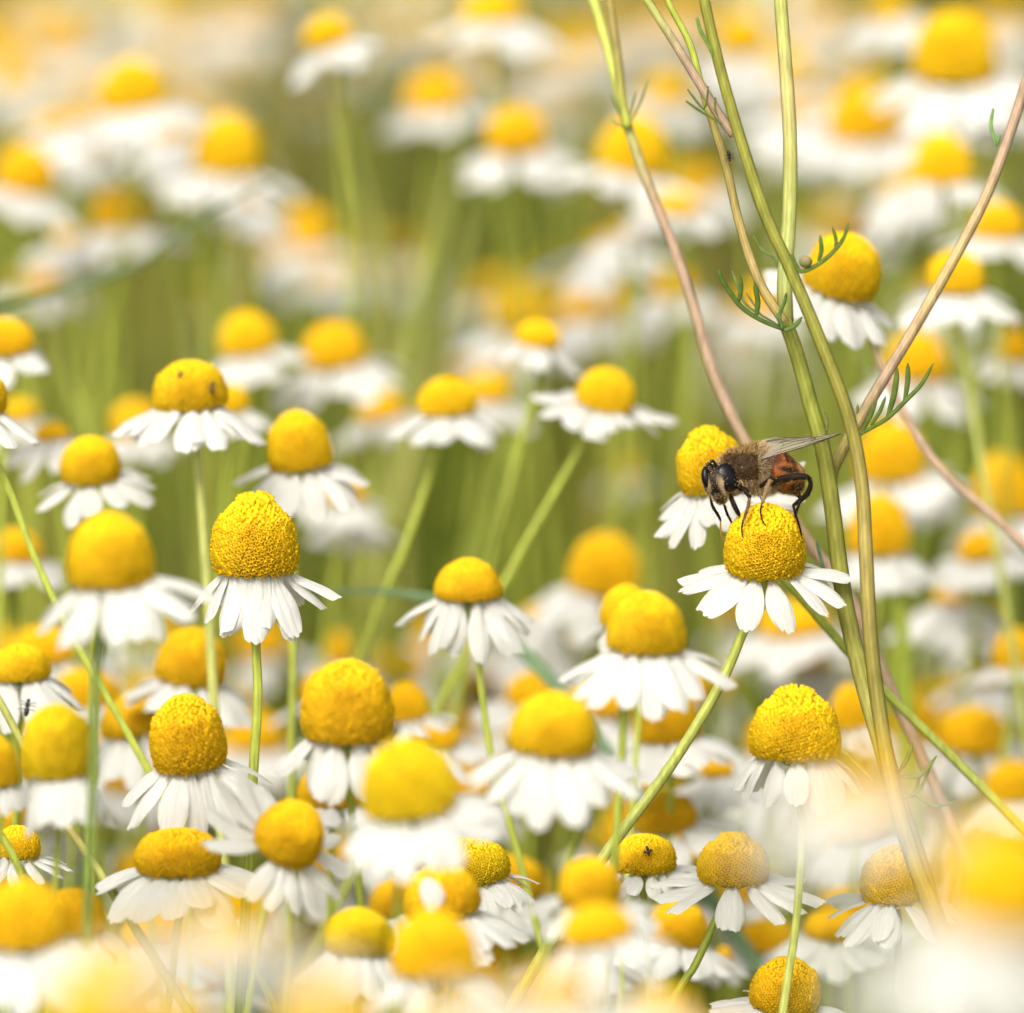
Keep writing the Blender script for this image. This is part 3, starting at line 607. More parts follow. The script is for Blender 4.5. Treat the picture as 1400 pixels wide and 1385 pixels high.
MORE = [(70, 165, 40, 24, 19, 220, 'white blurred petals above the chamomile at the left edge, upper group'), (232, 178, 40, 22, 19, 200, 'white blurred petals between the two brightest heads of the upper left group'),
    (345, 268, 40, 22, 20, 170, 'white blurred petals right under the round largest head of the upper left group'), (95, 320, 40, 22, 19, 210, 'white blurred petals at the left, under the lowest of the upper group'),
    (1090, 150, 44, 24, 22, 230, 'white blurred petals behind the thick stems near the top'), (1330, 130, 44, 24, 17, 220, 'white blurred petals just below the biggest corner bloom'),
    (820, 330, 40, 20, 18, 230, 'white blurred petals below the bright bloom behind the forked pink stem'), (1300, 815, 44, 24, 12, 240, 'white blurred petals right of the domed chamomile by the thick stems'),
    (1340, 925, 44, 24, 12, 200, 'white blurred petals above the brownish head at the right edge'), (1110, 905, 44, 24, 13, 190, 'white blurred petals behind the crossing stems under the sharp flower'),
    (70, 590, 44, 22, 7, 200, 'white blurred petals behind the pale domed chamomile at the left'), (740, 835, 44, 22, 12, 190, 'white blurred petals left of the orange head in the middle'),
    (1240, 660, 40, 22, 15, 200, 'white blurred petals behind the heads right of the thick stems'), (980, 1050, 44, 22, 6, 220, 'white blurred petals left of the large domed head with the curled petal'),
    (480, 700, 40, 22, 13, 170, 'faint white petals in the shade right of the egg shaped head'), (1240, 250, 40, 22, 18, 220, 'white blurred petals left of the round bloom with a peaked head')]
for i_, (x_, y_, w_, h_, d_, W_, lb_) in enumerate(MORE):
    F_(x_, y_, w_, h_, d_, W_, lb_, droop=20, frontdroop=12, n=15, seed=1600 + i_, kind='o', plen=W_ * 0.36, lean=(i_ % 3 - 1) * 7)
# two long rows of far chamomiles that melt into the top edge
FAR = [(85, 52, 36), (22, 100, 34), (-10, 60, 38), (250, 20, 44), (340, 8, 46), (780, 60, 40), (930, 25, 40), (20, 20, 50), (120, 130, 40), (560, 15, 60), (845, 45, 55), (190, 20, 60), (1120, 20, 45), (500, 60, 70), (1370, 20, 42), (640, 85, 60), (745, 120, 60), (300, 95, 60), (420, 110, 75), (90, 0, 70)]
for i_, (x_, y_, d_) in enumerate(FAR):
    s_ = 100 / (100 + d_)
    F_(x_, y_, 88 * s_, 62 * s_, d_, 220 * s_, 'very faint chamomile melting into the blur along the top edge', droop=22, n=12, seed=1300 + i_, kind='oy'[i_ % 2], group='faint far chamomiles along the top edge', scol=(G1, G2))
rf = random.Random(5)
for i_ in range(26):
    d_ = rf.uniform(30, 58); s_ = 100 / (100 + d_); x_ = rf.uniform(40, 1380); y_ = rf.uniform(110, 520)
    F_(x_, y_, 84 * s_, 58 * s_, d_, 230 * s_, 'very soft pale chamomile far behind, hardly more than a cream smudge between the stems', droop=22, n=13, seed=1700 + i_, kind='oy'[i_ % 2], group='cream smudges of chamomile between the far stems', scol=(G1, G2))
F_(420, 1310, 64, 22, -27, 380, 'cream haze of a near bloom over the bottom left, right of the huge smear', droop=12, frontdroop=10, n=20, seed=1098, kind='y')
F_(200, 1295, 64, 22, -30, 380, 'cream haze of a near bloom over the bottom left, left of the huge smear', droop=12, frontdroop=10, n=20, seed=1099, kind='y')
F_(660, 1352, 60, 22, -26, 360, 'cream haze of a near bloom along the bottom edge below the loose petal', droop=12, frontdroop=12, n=20, seed=1101, kind='y')
# heads low down between the stems
rl = random.Random(21)
for i_ in range(100):
    x_ = rl.uniform(-20, 1420); d_ = rl.uniform(5, 24); y_ = rl.uniform(970, 1400) - d_ * 6
    s_ = 100 / (100 + d_)
    F_(x_, y_, 86 * s_, rl.uniform(46, 66) * s_, d_, 215 * s_, 'blurred orange chamomile head low down among the stems, mostly hidden by nearer blooms', droop=rl.uniform(10, 44), n=rl.choice([13, 15, 17, 11, 5]), seed=1400 + i_, kind='oo'[i_ % 2], lean=rl.uniform(-10, 10), group='low chamomiles half hidden among the stems', scol=(G1, G2))
# ------------------------------------------------------------------ tall branching plants standing beside the hoverfly
def pts(lst, d): return [P(q[0], q[1], q[2] if len(q) > 2 else d) for q in lst]
def leaf_piece(mb, lst, d, w, col=(0.105, 0.155, 0.028), flat=0.45):
    sp_ = spline(pts(lst, d), 7); n = len(sp_); k = K(d)
    rad = [w * 0.5 * k * (0.75 + 0.35 * math.sin(math.pi * i / (n - 1))) * (1 if i < n - 3 else (n - i) / 3.2) for i in range(n)]
    cl = [tuple(np.array(col) * (1 + 0.1 * math.sin(i * 1.3))) for i in range(n)]
    v, f, c = tube(sp_, rad, sides=8, flat=flat, col=cl, flatdir=(0.2, -0.8, 0.5)); mb.add((v, f, c))
def leaf_part(t, off, pieces, d, name='feathery_leaf', col=(0.105, 0.155, 0.028)):
    mb = MB()
    for k_, (lst, w_) in enumerate(pieces): leaf_piece(mb, lst, d + 0.02 * k_, w_, col)
    return link(name, mb.mesh(name, M_LEAF, off=off), t)
def branch(t, off, lst, d, w0, w1, cols, name='branch', down=False, ribs=0.11):
    p = pts(lst, d)
    vis = (len(p) - 1) * 8
    if down: p = ground_run(p)
    k = K(d)
    sp_ = spline(p, 8); L = len(sp_)
    rad = [0.46 * k * (w0 + (w1 - w0) * min(1, i / vis)) for i in range(L)]
    cl = []
    for i in range(L):
        tt = min(1.0, i / vis) * (len(cols) - 1); a = min(int(tt), len(cols) - 2) if len(cols) > 1 else 0; fr = tt - a
        c = np.array(cols[a]) * (1 - fr) + np.array(cols[min(a + 1, len(cols) - 1)]) * fr
        cl.append(tuple(c * (1 + 0.07 * math.sin(i * 1.1))))
    v, f, c = tube(sp_, rad, sides=18, ribs=ribs, col=cl)
    o = link(name, MB().add((v, f, c)).mesh(name, M_STEM, off=off), t)
    return o, p[-1]
OL = (0.215, 0.21, 0.032); OLD = (0.19, 0.165, 0.03)
# the stem running from the top edge down in front
foot = Vector((P(1215, 1060, -0.6).x + 6, P(1215, 1060, -0.6).y, 0))
t = thing('chamomile_plant', foot, 'thick olive green stem sweeping from the top edge past the wing tip, with a bud', 'plant')
branch(t, foot, [(955, -60), (963, 0), (985, 95), (1012, 190), (1045, 290), (1082, 372), (1125, 475), (1160, 570), (1178, 660), (1184, 760), (1190, 870), (1203, 980), (1222, 1080), (1250, 1180), (1292, 1290)], -0.6, 14, 23, [OL, OL, OL, OL, OLD, BRN, OLD, BRN, OLD], name='stem', down=True)
branch(t, foot, [(866, -40), (885, 0), (918, 52), (955, 112), (985, 160), (1004, 184)], -0.5, 10, 15, [GP, GP, PINK, PINK, PINK])
leaf_part(t, foot, [([(1082, 347), (1088, 362), (1097, 371), (1122, 359), (1143, 340), (1154, 324), (1160, 305)], 6), ([(1119, 357), (1123, 342), (1121, 321)], 6), ([(1142, 342), (1143, 328), (1138, 310)], 5)], -0.8)
leaf_part(t, foot, [([(938, 138), (952, 148), (968, 158), (988, 170)], 4), ([(940, 122), (952, 138), (966, 154)], 3), ([(968, 118), (966, 140), (962, 150)], 3), ([(978, 133), (978, 150), (982, 160)], 3)], -0.7)
leaf_part(t, foot, [([(953, 24), (958, 42), (968, 60), (976, 78)], 6)], -0.9, col=(0.16, 0.26, 0.05))
leaf_part(t, foot, [([(1232, 1062), (1259, 1059), (1281, 1033)], 6), ([(1229, 1056), (1240, 1038), (1248, 1015)], 6), ([(1232, 1092), (1256, 1080), (1272, 1051)], 5), ([(1250, 1088), (1280, 1102), (1307, 1095)], 4), ([(1246, 1092), (1255, 1070), (1258, 1056)], 4)], -0.4, col=(0.14, 0.22, 0.06))
leaf_part(t, foot, [([(1152, 1024), (1172, 1046), (1194, 1067)], 5)], -0.7, col=(0.3, 0.25, 0.06))
def bud(t, foot, px, py, d, r):
    V = []; Fc = []; cl = []; n = 14; m_ = 8; c0 = P(px, py, d); k = K(d)
    for i in range(m_ + 1):
        ph = math.pi * i / m_
        for j in range(n):
            th = 6.2832 * j / n; rr = math.sin(ph) * (1 + 0.09 * math.cos(th * 7)) * r * k
            V.append(np.array(c0 - foot) + np.array((rr * math.cos(th), rr * math.sin(th), math.cos(ph) * r * k * 0.95))); cl.append((0.33, 0.25, 0.13) if i < 3 else (0.24, 0.24, 0.09))
    for i in range(m_):
        for j in range(n): Fc.append((i * n + j, i * n + (j + 1) % n, (i + 1) * n + (j + 1) % n, (i + 1) * n + j)[::-1])
    return link('bud', new_mesh('bud', V, Fc, M_LEAF, cl), t)
bud(t, foot, 1101, 358, -0.8, 9)
# the second one, forking in three at the leafy knot
foot = Vector((P(1215, 1060, 0.3).x + 4, P(1215, 1060, 0.3).y + 0.5, 0))
t = thing('chamomile_plant', foot, 'thick green stem behind the hoverfly wing that forks at a leafy knot near the top', 'plant')
branch(t, foot, [(1072, 436), (1088, 480), (1106, 545), (1124, 610), (1136, 680), (1146, 760), (1158, 840), (1180, 930), (1206, 1020), (1232, 1110), (1262, 1200)], 0.35, 20, 27, [OL, (0.235, 0.25, 0.036), OL, OL, (0.42, 0.38, 0.1), BRN], name='stem', down=True, ribs=0.10)
branch(t, foot, [(1062, -60), (1067, 0), (1074, 90), (1080, 190), (1079, 290), (1073, 380), (1074, 440)], 0.5, 17, 22, [GP, GP, (0.5, 0.42, 0.16), GP, (0.45, 0.48, 0.16), OL])
branch(t, foot, [(900, -40), (915, 5), (943, 60), (958, 115), (972, 160), (992, 225), (1012, 310), (1038, 385), (1073, 442)], 0.1, 8, 14, [G1, G1, G1, BRN, BRN, (0.36, 0.26, 0.1), BRN])
branch(t, foot, [(1430, 20), (1405, 105), (1378, 190), (1345, 275), (1298, 365), (1248, 452), (1210, 515), (1182, 562), (1160, 600), (1140, 640), (1136, 665)], 0.7, 14, 17, [PINK, PINK, (0.5, 0.36, 0.16), PINK, BRN, OL])
leaf_part(t, foot, [([(1076, 452), (1052, 443), (1029, 431), (1012, 418), (1001, 404), (988, 384), (982, 368)], 7), ([(1010, 412), (1013, 395), (1012, 375)], 6), ([(1034, 432), (1036, 412), (1031, 384)], 7)], 0.0, col=(0.08, 0.135, 0.025))
leaf_part(t, foot, [([(1066, 446), (1036, 428), (1020, 416), (1010, 395), (1001, 370)], 4), ([(1040, 430), (1028, 412), (1020, 400)], 3)], 0.45, col=(0.2, 0.24, 0.08))
leaf_part(t, foot, [([(1072, 452), (1086, 446), (1097, 433)], 6), ([(1070, 450), (1066, 430), (1073, 412), (1075, 400)], 5), ([(1074, 446), (1066, 438), (1062, 428)], 5)], -0.15, col=(0.12, 0.2, 0.05))
leaf_part(t, foot, [([(1176, 594), (1191, 585), (1214, 571), (1242, 544), (1260, 525), (1276, 497)], 6), ([(1214, 570), (1223, 536), (1227, 502)], 8), ([(1237, 548), (1241, 520), (1241, 496)], 7), ([(1178, 592), (1190, 568), (1199, 545)], 6), ([(1191, 582), (1203, 562), (1211, 542)], 5)], 0.2)
leaf_part(t, foot, [([(1030, 322), (1042, 342), (1058, 352), (1066, 372)], 4), ([(1066, 350), (1067, 370), (1068, 384)], 4)], 0.6, col=(0.2, 0.28, 0.08))
leaf_part(t, foot, [([(1130, 590), (1131, 575), (1127, 562)], 4), ([(1172, 565), (1173, 552)], 4)], 0.2, col=(0.2, 0.2, 0.06))
leaf_part(t, foot, [([(1358, 148), (1355, 172), (1362, 200)], 5), ([(1362, 200), (1365, 190), (1367, 182)], 4)], 0.7, col=(0.2, 0.33, 0.1))
leaf_part(t, foot, [([(1142, 800), (1128, 780), (1120, 755), (1116, 738)], 5)], 0.9, col=(0.16, 0.26, 0.14))
# the pink one
foot = Vector((P(1170, 900, 2.4).x + 5, P(1170, 900, 2.4).y, 0))
t = thing('chamomile_plant', foot, 'thin pink stem forked near the top and curving down behind the hoverfly', 'plant')
branch(t, foot, [(858, 172), (882, 242), (922, 340), (950, 425), (975, 510), (1015, 596), (1060, 670), (1110, 748), (1155, 805), (1190, 880)], 2.4, 14, 17, [GP, PINK, PINK, PINK, (0.45, 0.3, 0.17), PINK, PINK], name='stem', down=True)
branch(t, foot, [(798, -50), (812, 0), (832, 70), (846, 130), (858, 174)], 2.5, 16, 10, [(0.5, 0.55, 0.12), (0.5, 0.55, 0.12), G1])
branch(t, foot, [(826, -50), (833, 0), (842, 60), (850, 130), (858, 174)], 2.3, 9, 14, [BRN, BRN, G1])
leaf_part(t, foot, [([(856, 168), (842, 145), (836, 126)], 3), ([(859, 168), (866, 142), (870, 124)], 3), ([(862, 168), (876, 140), (887, 108)], 3), ([(856, 174), (844, 170), (836, 164)], 3)], 2.3, col=(0.22, 0.26, 0.1))
# loose stems and blades
foot = Vector((P(165, 1235, -1).x + 8, P(165, 1235, -1).y, 0))
t = thing('chamomile_plant', foot, 'bare olive stem slanting down from the left edge across the lower left corner', 'plant')
branch(t, foot, [(-60, 860), (0, 960), (48, 1050), (100, 1140), (168, 1242)], -1, 10, 13, [GP, (0.4, 0.4, 0.1), BRN, GP], name='stem', down=True)
foot = Vector((P(30, 1195, -1.5).x + 5, P(30, 1195, -1.5).y, 0))
t = thing('chamomile_plant', foot, 'short piece of green stem entering at the left edge beside the small sharp flower', 'plant')
branch(t, foot, [(-60, 1060), (0, 1140), (28, 1192), (50, 1260)], -1.5, 10, 12, [G2, G1, G2], name='stem', down=True)
def blade(lst, d, w, label, col, name='grass_blade', group=None):
    p = ground_run(pts(lst, d)); foot = Vector((p[-1].x, p[-1].y, 0)); t = thing(name, foot, label, 'grass', group)
    sp_ = spline(p, 7); n = len(sp_); k = K(d)
    v, f, c = tube(sp_, [w * 0.5 * k * min(1, 0.15 + i / (n * 0.3)) for i in range(n)], sides=8, flat=0.3, col=[col] * n, flatdir=(0.1, -0.9, 0.4))
    link('leaf_blade', MB().add((v, f, c)).mesh('leaf_blade', M_LEAF, off=foot), t)
blade([(420, 812), (500, 808), (590, 818), (665, 850), (720, 896), (770, 950), (830, 1030)], 6, 20, 'bluish green grass blade arching down behind the small pointed chamomile in the middle', (0.19, 0.29, 0.15))
blade([(405, 232), (330, 268), (268, 302), (200, 355), (140, 380), (70, 402), (-10, 422), (-80, 470)], 9, 13, 'thin dark blade crossing the blurred upper left group diagonally', (0.12, 0.16, 0.07))
blade([(720, 560), (690, 640), (640, 780), (610, 900)], 16, 20, 'pale green blurred blade behind the slanting stems in the centre', (0.32, 0.38, 0.07))
blade([(665, 240), (640, 330), (600, 470), (570, 600)], 18, 24, 'straw green blurred blade in the upper centre, right of the other', (0.36, 0.36, 0.10))
blade([(635, 120), (612, 270), (572, 430), (545, 560)], 19, 28, 'straw green blurred blade in the upper centre, left of the other', (0.38, 0.40, 0.10))
blade([(1225, 820), (1234, 900), (1240, 1000)], 8, 34, 'broad bright green blurred blade under the domed chamomile right of the thick stems', (0.33, 0.40, 0.05))
blade([(80, 430), (95, 520), (130, 620)], 16, 26, 'olive blurred blade at the left between the petals', (0.3, 0.34, 0.06))
blade([(470, 130), (488, 230), (520, 350), (530, 480)], 20, 22, 'straw coloured blurred blade left of the upper centre', (0.34, 0.34, 0.09))
blade([(620, 1020), (560, 1060), (520, 1120)], 9, 30, 'dark green leaf in the shade between the lower heads', (0.07, 0.16, 0.04))

# tiny insects sitting on the flowers and the stem
M_INS = mat('insect_dark', rough=0.35, color=(0.012, 0.009, 0.007), var=0.2, spec=0.5)
def ball(mb, c, r, ax=None, n=10, m=7):
    V = []; Fc = []; A = np.array(ax) if ax is not None else np.eye(3)
    for i in range(m + 1):
        ph = math.pi * i / m
        for j in range(n):
            th = 6.28318 * j / n
            V.append(np.array(c) + A @ np.array((r[0] * math.sin(ph) * math.cos(th), r[1] * math.sin(ph) * math.sin(th), r[2] * math.cos(ph))))
    for i in range(m):
        for j in range(n): Fc.append((i * n + j, (i + 1) * n + j, (i + 1) * n + (j + 1) % n, i * n + (j + 1) % n))
    mb.add((V, Fc, []))
def small_insect(px, py, d, L, ang, label, name='small_fly', wings=False):
    c = P(px, py, d); k = K(d); t = thing(name, c, label, 'insect'); mb = MB()
    ex = Vector((1, 0, 0)) * math.cos(R(ang)) + UP * math.sin(R(ang)); ez = -FWD; ey = ez.cross(ex)
    A = np.array([[ex[i], ey[i], ez[i]] for i in range(3)])
    r = L * k * 0.5
    ball(mb, A @ np.array((-r * .35, 0, 0)), (r * .62, r * .30, r * .3), A); ball(mb, A @ np.array((r * .35, 0, 0)), (r * .34, r * .28, r * .3), A); ball(mb, A @ np.array((r * .8, 0, 0)), (r * .2, r * .22, r * .2), A)
    for s in (-1, 1):
        for q in (-.1, .25, .5):
            v, f, c_ = tube([A @ np.array((r * q, s * r * .2, 0)), A @ np.array((r * q * 1.3, s * r * .62, 0)), A @ np.array((r * q * 1.6 - r * .1, s * r * .9, -r * .3))], r * .045, sides=4); mb.add((v, f, []))
    link('body', mb.mesh('body', M_INS), t)
    if wings:
        for s in (-1, 1):
            mw = MB(); v, f, c_ = tube([A @ np.array((r * .3, s * r * .1, r * .2)), A @ np.array((r * .1, s * r * .7, r * .3)), A @ np.array((0, s * r * .8, r * .3))], [r * .08, r * .26, r * .06], sides=6, flat=0.15); mw.add((v, f, []))
            link('wing', mw.mesh('wing', M_INS), t)
small_insect(886, 1163, 0.45, 15, -75, 'tiny dark fly with spread wings on the flat yellow chamomile head', wings=True)
small_insect(997, 213, -0.02, 16, -80, 'tiny black bug clinging to the brown branch near the top', name='small_bug')
small_insect(37, 968, 1.3, 26, 80, 'dark brown beetle sitting under the low chamomile at the left edge', name='small_beetle')
small_insect(290, 530, 2.66, 18, 80, 'brown speck of an insect on the right side of the speckled chamomile head', name='small_bug')
small_insect(246, 512, 2.68, 13, 60, 'brown speck of an insect on the top of the speckled chamomile head', name='small_bug')
# ------------------------------------------------------------------ the hoverfly on the head of the sharp flower
M_BODY = mat('fly_cuticle', rough=0.5, var=0.35, vscale=22, bump=0.4, bscale=60, spec=0.12)
M_EYE = mat('fly_eye', rough=0.22, color=(0.004, 0.003, 0.005), var=0.1, bump=0.12, bscale=500, spec=0.22)
M_HAIR = mat('fly_hair', rough=0.6, var=0.1, trans=0.1)
M_VEIN = mat('wing_vein', rough=0.4, color=(0.05, 0.025, 0.012), var=0.1)
def wing_mat():
    m = bpy.data.materials.new('wing_membrane'); m.use_nodes = True; t = m.node_tree; t.nodes.clear()
    o = t.nodes.new('ShaderNodeOutputMaterial'); b = t.nodes.new('ShaderNodeBsdfPrincipled'); tr = t.nodes.new('ShaderNodeBsdfTransparent')
    b.inputs['Base Color'].default_value = (0.62, 0.54, 0.45, 1); b.inputs['Roughness'].default_value = 0.22; b.inputs['Specular IOR Level'].default_value = 0.8
    n = t.nodes.new('ShaderNodeTexNoise'); n.inputs['Scale'].default_value = 9
    bu = t.nodes.new('ShaderNodeBump'); bu.inputs['Strength'].default_value = 0.5; bu.inputs['Distance'].default_value = 0.02
    t.links.new(n.outputs['Fac'], bu.inputs['Height']); t.links.new(bu.outputs[0], b.inputs['Normal'])
    tr.inputs[0].default_value = (0.95, 0.92, 0.88, 1)
    ms = t.nodes.new('ShaderNodeMixShader'); ms.inputs[0].default_value = 0.32
    t.links.new(tr.outputs[0], ms.inputs[1]); t.links.new(b.outputs[0], ms.inputs[2]); t.links.new(ms.outputs[0], o.inputs[0])
    return m
M_WING = wing_mat()
CX, CY = 1046, 690
ORG = P(CX, CY, 0)
def L3(u, v, w_=0.0):
    """fly-local point: u,v photo pixels, w_ depth away from the camera in the same unit"""
    return np.array(P(u, v, 0) + FWD * (w_ * KPX) - ORG)
AX = np.array([[1, 0, 0], list(UP), list(-FWD)]).T * 1.0
def E(u, v, w_, rx, ry, rz, roll=0, yaw=0):
    """ellipsoid: centre and matrix (columns = scaled axes); roll in the picture plane (anticlockwise), yaw about vertical"""
    cr, sr = math.cos(R(roll)), math.sin(R(roll)); cy, sy = math.cos(R(yaw)), math.sin(R(yaw))
    Rm = np.array([[cr, -sr, 0], [sr, cr, 0], [0, 0, 1]]) @ np.array([[cy, 0, sy], [0, 1, 0], [-sy, 0, cy]])
    return L3(u, v, w_), AX @ Rm @ np.diag((rx, ry, rz)) * KPX
ELL = {
    'thorax': E(1016, 641, -2, 36, 28, 29, roll=10, yaw=-20),
    'thorax2': E(1034, 633, 4, 24, 25, 26, roll=-10, yaw=-20),
    'neck': E(998, 655, -8, 20, 20, 20),
    'head': E(982, 657, -15, 21, 25, 23, roll=-8, yaw=30),
    'face': E(984, 675, -20, 11, 15, 12, roll=14),
    'abd1': E(1064, 641, 8, 27, 25, 25, roll=-25, yaw=-20),
    'abd2': E(1078, 652, 14, 23, 24, 22, roll=-45, yaw=-20),
    'abd3': E(1088, 664, 20, 12, 14, 13, roll=-45, yaw=-20),
    'belly': E(1040, 660, 2, 24, 15, 18, roll=-6),
}
LEGS = [  # name, points (u, v, depth), radii
    ('hind', [(1050, 661, -14), (1066, 656, -26), (1085, 652, -34), (1100, 652, -36), (1106, 655, -34)], [6, 7.2, 7.0, 5.6, 4]),
    ('hind', [(1106, 655, -34), (1107, 664, -32), (1102, 676, -28), (1092, 685, -24), (1084, 691, -22)], [3.6, 4.6, 5.4, 4.6, 2.8]),
    ('hind', [(1084, 691, -22), (1087, 703, -22), (1092, 718, -18), (1095, 730, -14), (1097, 742, -12)], [2.6, 2.3, 2.1, 1.9, 1.5]),
    ('hindfar', [(1060, 665, 18), (1078, 670, 26), (1090, 674, 30), (1096, 682, 30)], [4, 5.5, 5.5, 3.5]),
    ('hindfar', [(1096, 682, 30), (1090, 698, 26), (1086, 712, 18)], [3, 2.6, 2]),
    ('mid', [(1040, 664, -22), (1050, 657, -32), (1053, 654, -36)], [4.2, 4, 3.4]),
    ('midp', [(1053, 654, -36), (1048, 668, -40), (1043, 682, -42), (1040, 690, -42)], [2.8, 3.6, 3.2, 2.2]),
    ('mid', [(1040, 690, -42), (1039, 700, -42), (1041, 711, -44), (1046, 719, -44)], [1.9, 1.8, 1.7, 1.3]),
    ('midfar', [(1036, 668, 8), (1042, 682, 4), (1046, 690, 0)], [3.5, 3, 2.2]),
    ('front', [(1010, 666, -22), (1018, 671, -32), (1024, 679, -36)], [4.5, 5.4, 4]),
    ('frontp', [(1024, 679, -36), (1022, 692, -42), (1018, 704, -46), (1015, 712, -47)], [3, 3.4, 3, 2.2]),
    ('front', [(1015, 712, -47), (1013, 722, -48), (1014, 734, -47)], [2, 1.8, 1.3]),
    ('front2', [(998, 678, -16), (1003, 690, -18), (1008, 700, -18), (1010, 704, -16)], [4, 4.8, 4.4, 3]),
    ('far', [(990, 690, -4), (994, 702, 0), (1000, 714, 4)], [2.4, 2.6, 2]),
    ('far', [(971, 680, -16), (974, 692, -14), (980, 702, -12), (985, 711, -10)], [2.2, 3, 3, 2.2]),
    ('fary', [(985, 711, -10), (985, 722, -6), (987, 735, -2), (993, 741, 2)], [1.7, 1.9, 1.7, 1.3]),
]
CAPS = []
mbz = MB()
for nm, (c_, A_) in ELL.items():
    n, m_ = 28, 18; V = []; Fc = []
    for i in range(m_ + 1):
        ph = math.pi * i / m_
        for j in range(n):
            th = 6.28318 * j / n; V.append(c_ + A_ @ np.array((math.sin(ph) * math.cos(th), math.sin(ph) * math.sin(th), math.cos(ph))))
    for i in range(m_):
        for j in range(n): Fc.append((i * n + j, (i + 1) * n + j, (i + 1) * n + (j + 1) % n, i * n + (j + 1) % n))
    mbz.add((V, Fc, []))
for nm, pl, rl_ in LEGS:
    p = spline([L3(*q) for q in pl], 5); n = len(p)
    rad = np.interp(np.linspace(0, len(pl) - 1, n), range(len(pl)), rl_) * KPX * 0.78
    mbz.add((lambda a: (a[0], a[1], []))(tube(p, list(rad), sides=10)))
    for q, rr in ((p[0], rad[0]), (p[-1], rad[-1])): ball(mbz, q, (rr, rr, rr), n=8, m=6)
    CAPS.append((nm, np.array(p), rad))
me0 = bpy.data.meshes.new('tmp'); me0.from_pydata([tuple(p) for p in mbz.v], [], [tuple(f) for f in mbz.f]); me0.update()
ob0 = bpy.data.objects.new('tmp', me0); C.objects.link(ob0)
rm = ob0.modifiers.new('r', 'REMESH'); rm.mode = 'VOXEL'; rm.voxel_size = 0.9 * KPX; rm.use_smooth_shade = True
sm = ob0.modifiers.new('s', 'SMOOTH'); sm.factor = 0.5; sm.iterations = 2
dg = bpy.context.evaluated_depsgraph_get()
body = bpy.data.meshes.new_from_object(ob0.evaluated_get(dg)); body.name = 'body'
bpy.data.objects.remove(ob0); bpy.data.meshes.remove(me0)
nv_ = len(body.vertices); co = np.empty(nv_ * 3); body.vertices.foreach_get('co', co); co = co.reshape(-1, 3)
nrm = np.empty(nv_ * 3); body.vertices.foreach_get('normal', nrm); nrm = nrm.reshape(-1, 3)
best = np.full(nv_, 1e9); who = np.zeros(nv_, dtype=int); names = []
for nm, (c_, A_) in ELL.items():
    q = (co - c_) @ np.linalg.inv(A_).T; r_ = np.linalg.norm(q, axis=1); dd = (r_ - 1) * np.linalg.norm(A_, axis=0).min()
    mk = dd < best; best[mk] = dd[mk]; who[mk] = len(names); names.append(nm)
for nm, p, rad in CAPS:
    dd = np.full(nv_, 1e9)
    for q, rr in zip(p, rad): dd = np.minimum(dd, np.linalg.norm(co - q, axis=1) - rr * 1.05)
    mk = dd < best; best[mk] = dd[mk]; who[mk] = len(names); names.append('leg_' + nm)
# picture-plane coordinates of every vertex, for the markings of the cuticle
cw = co + np.array(ORG) - np.array(CAM); zf = cw @ np.array(FWD)
U_ = 700 + (cw[:, 0] / zf) * DIST / KPX; V_ = 692.5 - (cw @ np.array(UP)) / zf * DIST / KPX
colr = np.zeros((nv_, 3))
BASEC = {'thorax': (0.04, 0.022, 0.011), 'thorax2': (0.045, 0.026, 0.014), 'neck': (0.05, 0.03, 0.015), 'head': (0.03, 0.02, 0.014), 'face': (0.04, 0.026, 0.018),
         'abd1': (0.27, 0.075, 0.018), 'abd2': (0.25, 0.07, 0.016), 'abd3': (0.10, 0.05, 0.02), 'belly': (0.22, 0.14, 0.05)}
for i, nm in enumerate(names):
    mk = who == i
    if nm.startswith('leg_'):
        c_ = (0.20, 0.12, 0.06) if nm == 'leg_midp' else ((0.075, 0.04, 0.02) if nm == 'leg_frontp' else ((0.30, 0.17, 0.03) if nm == 'leg_fary' else (0.009, 0.005, 0.003)))
        colr[mk] = c_
    else: colr[mk] = BASEC[nm]
def patch(u, v, ru, rv, rot, c_, only=None, soft=0.35):
    a = R(rot); du, dv = U_ - u, V_ - v
    x, y = du * math.cos(a) - dv * math.sin(a), du * math.sin(a) + dv * math.cos(a)
    f = np.clip((1 + soft - np.hypot(x / ru, y / rv)) / (2 * soft), 0, 1)
    if only: f = f * np.isin(who, [i for i, n_ in enumerate(names) if n_ in only])
    colr[:] = colr * (1 - f[:, None]) + np.array(c_) * f[:, None]
AB = ('abd1', 'abd2', 'abd3')
patch(1076, 625, 3, 9, 20, (0.03, 0.012, 0.008), AB)
patch(1079, 642, 15, 4.5, -8, (0.025, 0.012, 0.008), AB)
patch(1088, 648, 8, 5, -50, (0.035, 0.015, 0.008), AB)
patch(1093, 636, 3, 12, 25, (0.30, 0.17, 0.05), AB)
patch(1084, 629, 4, 9, 30, (0.06, 0.02, 0.01), AB)
patch(1062, 628, 6, 8, 0, (0.10, 0.03, 0.012), AB)
patch(1090, 667, 12, 8, 20, (0.035, 0.018, 0.008), AB)
patch(1066, 676, 26, 7, -15, (0.22, 0.14, 0.04), AB)
patch(1053, 640, 5, 20, 5, (0.10, 0.03, 0.012), AB)
FC = ('face', 'head')
patch(991, 668, 6, 17, 28, (0.30, 0.21, 0.12), FC)
patch(968, 664, 3.5, 14, 10, (0.24, 0.17, 0.10), FC)
patch(980, 672, 4.5, 17, 22, (0.012, 0.008, 0.007), FC, soft=0.2)
patch(987, 685, 8, 8, 20, (0.012, 0.008, 0.006), FC)
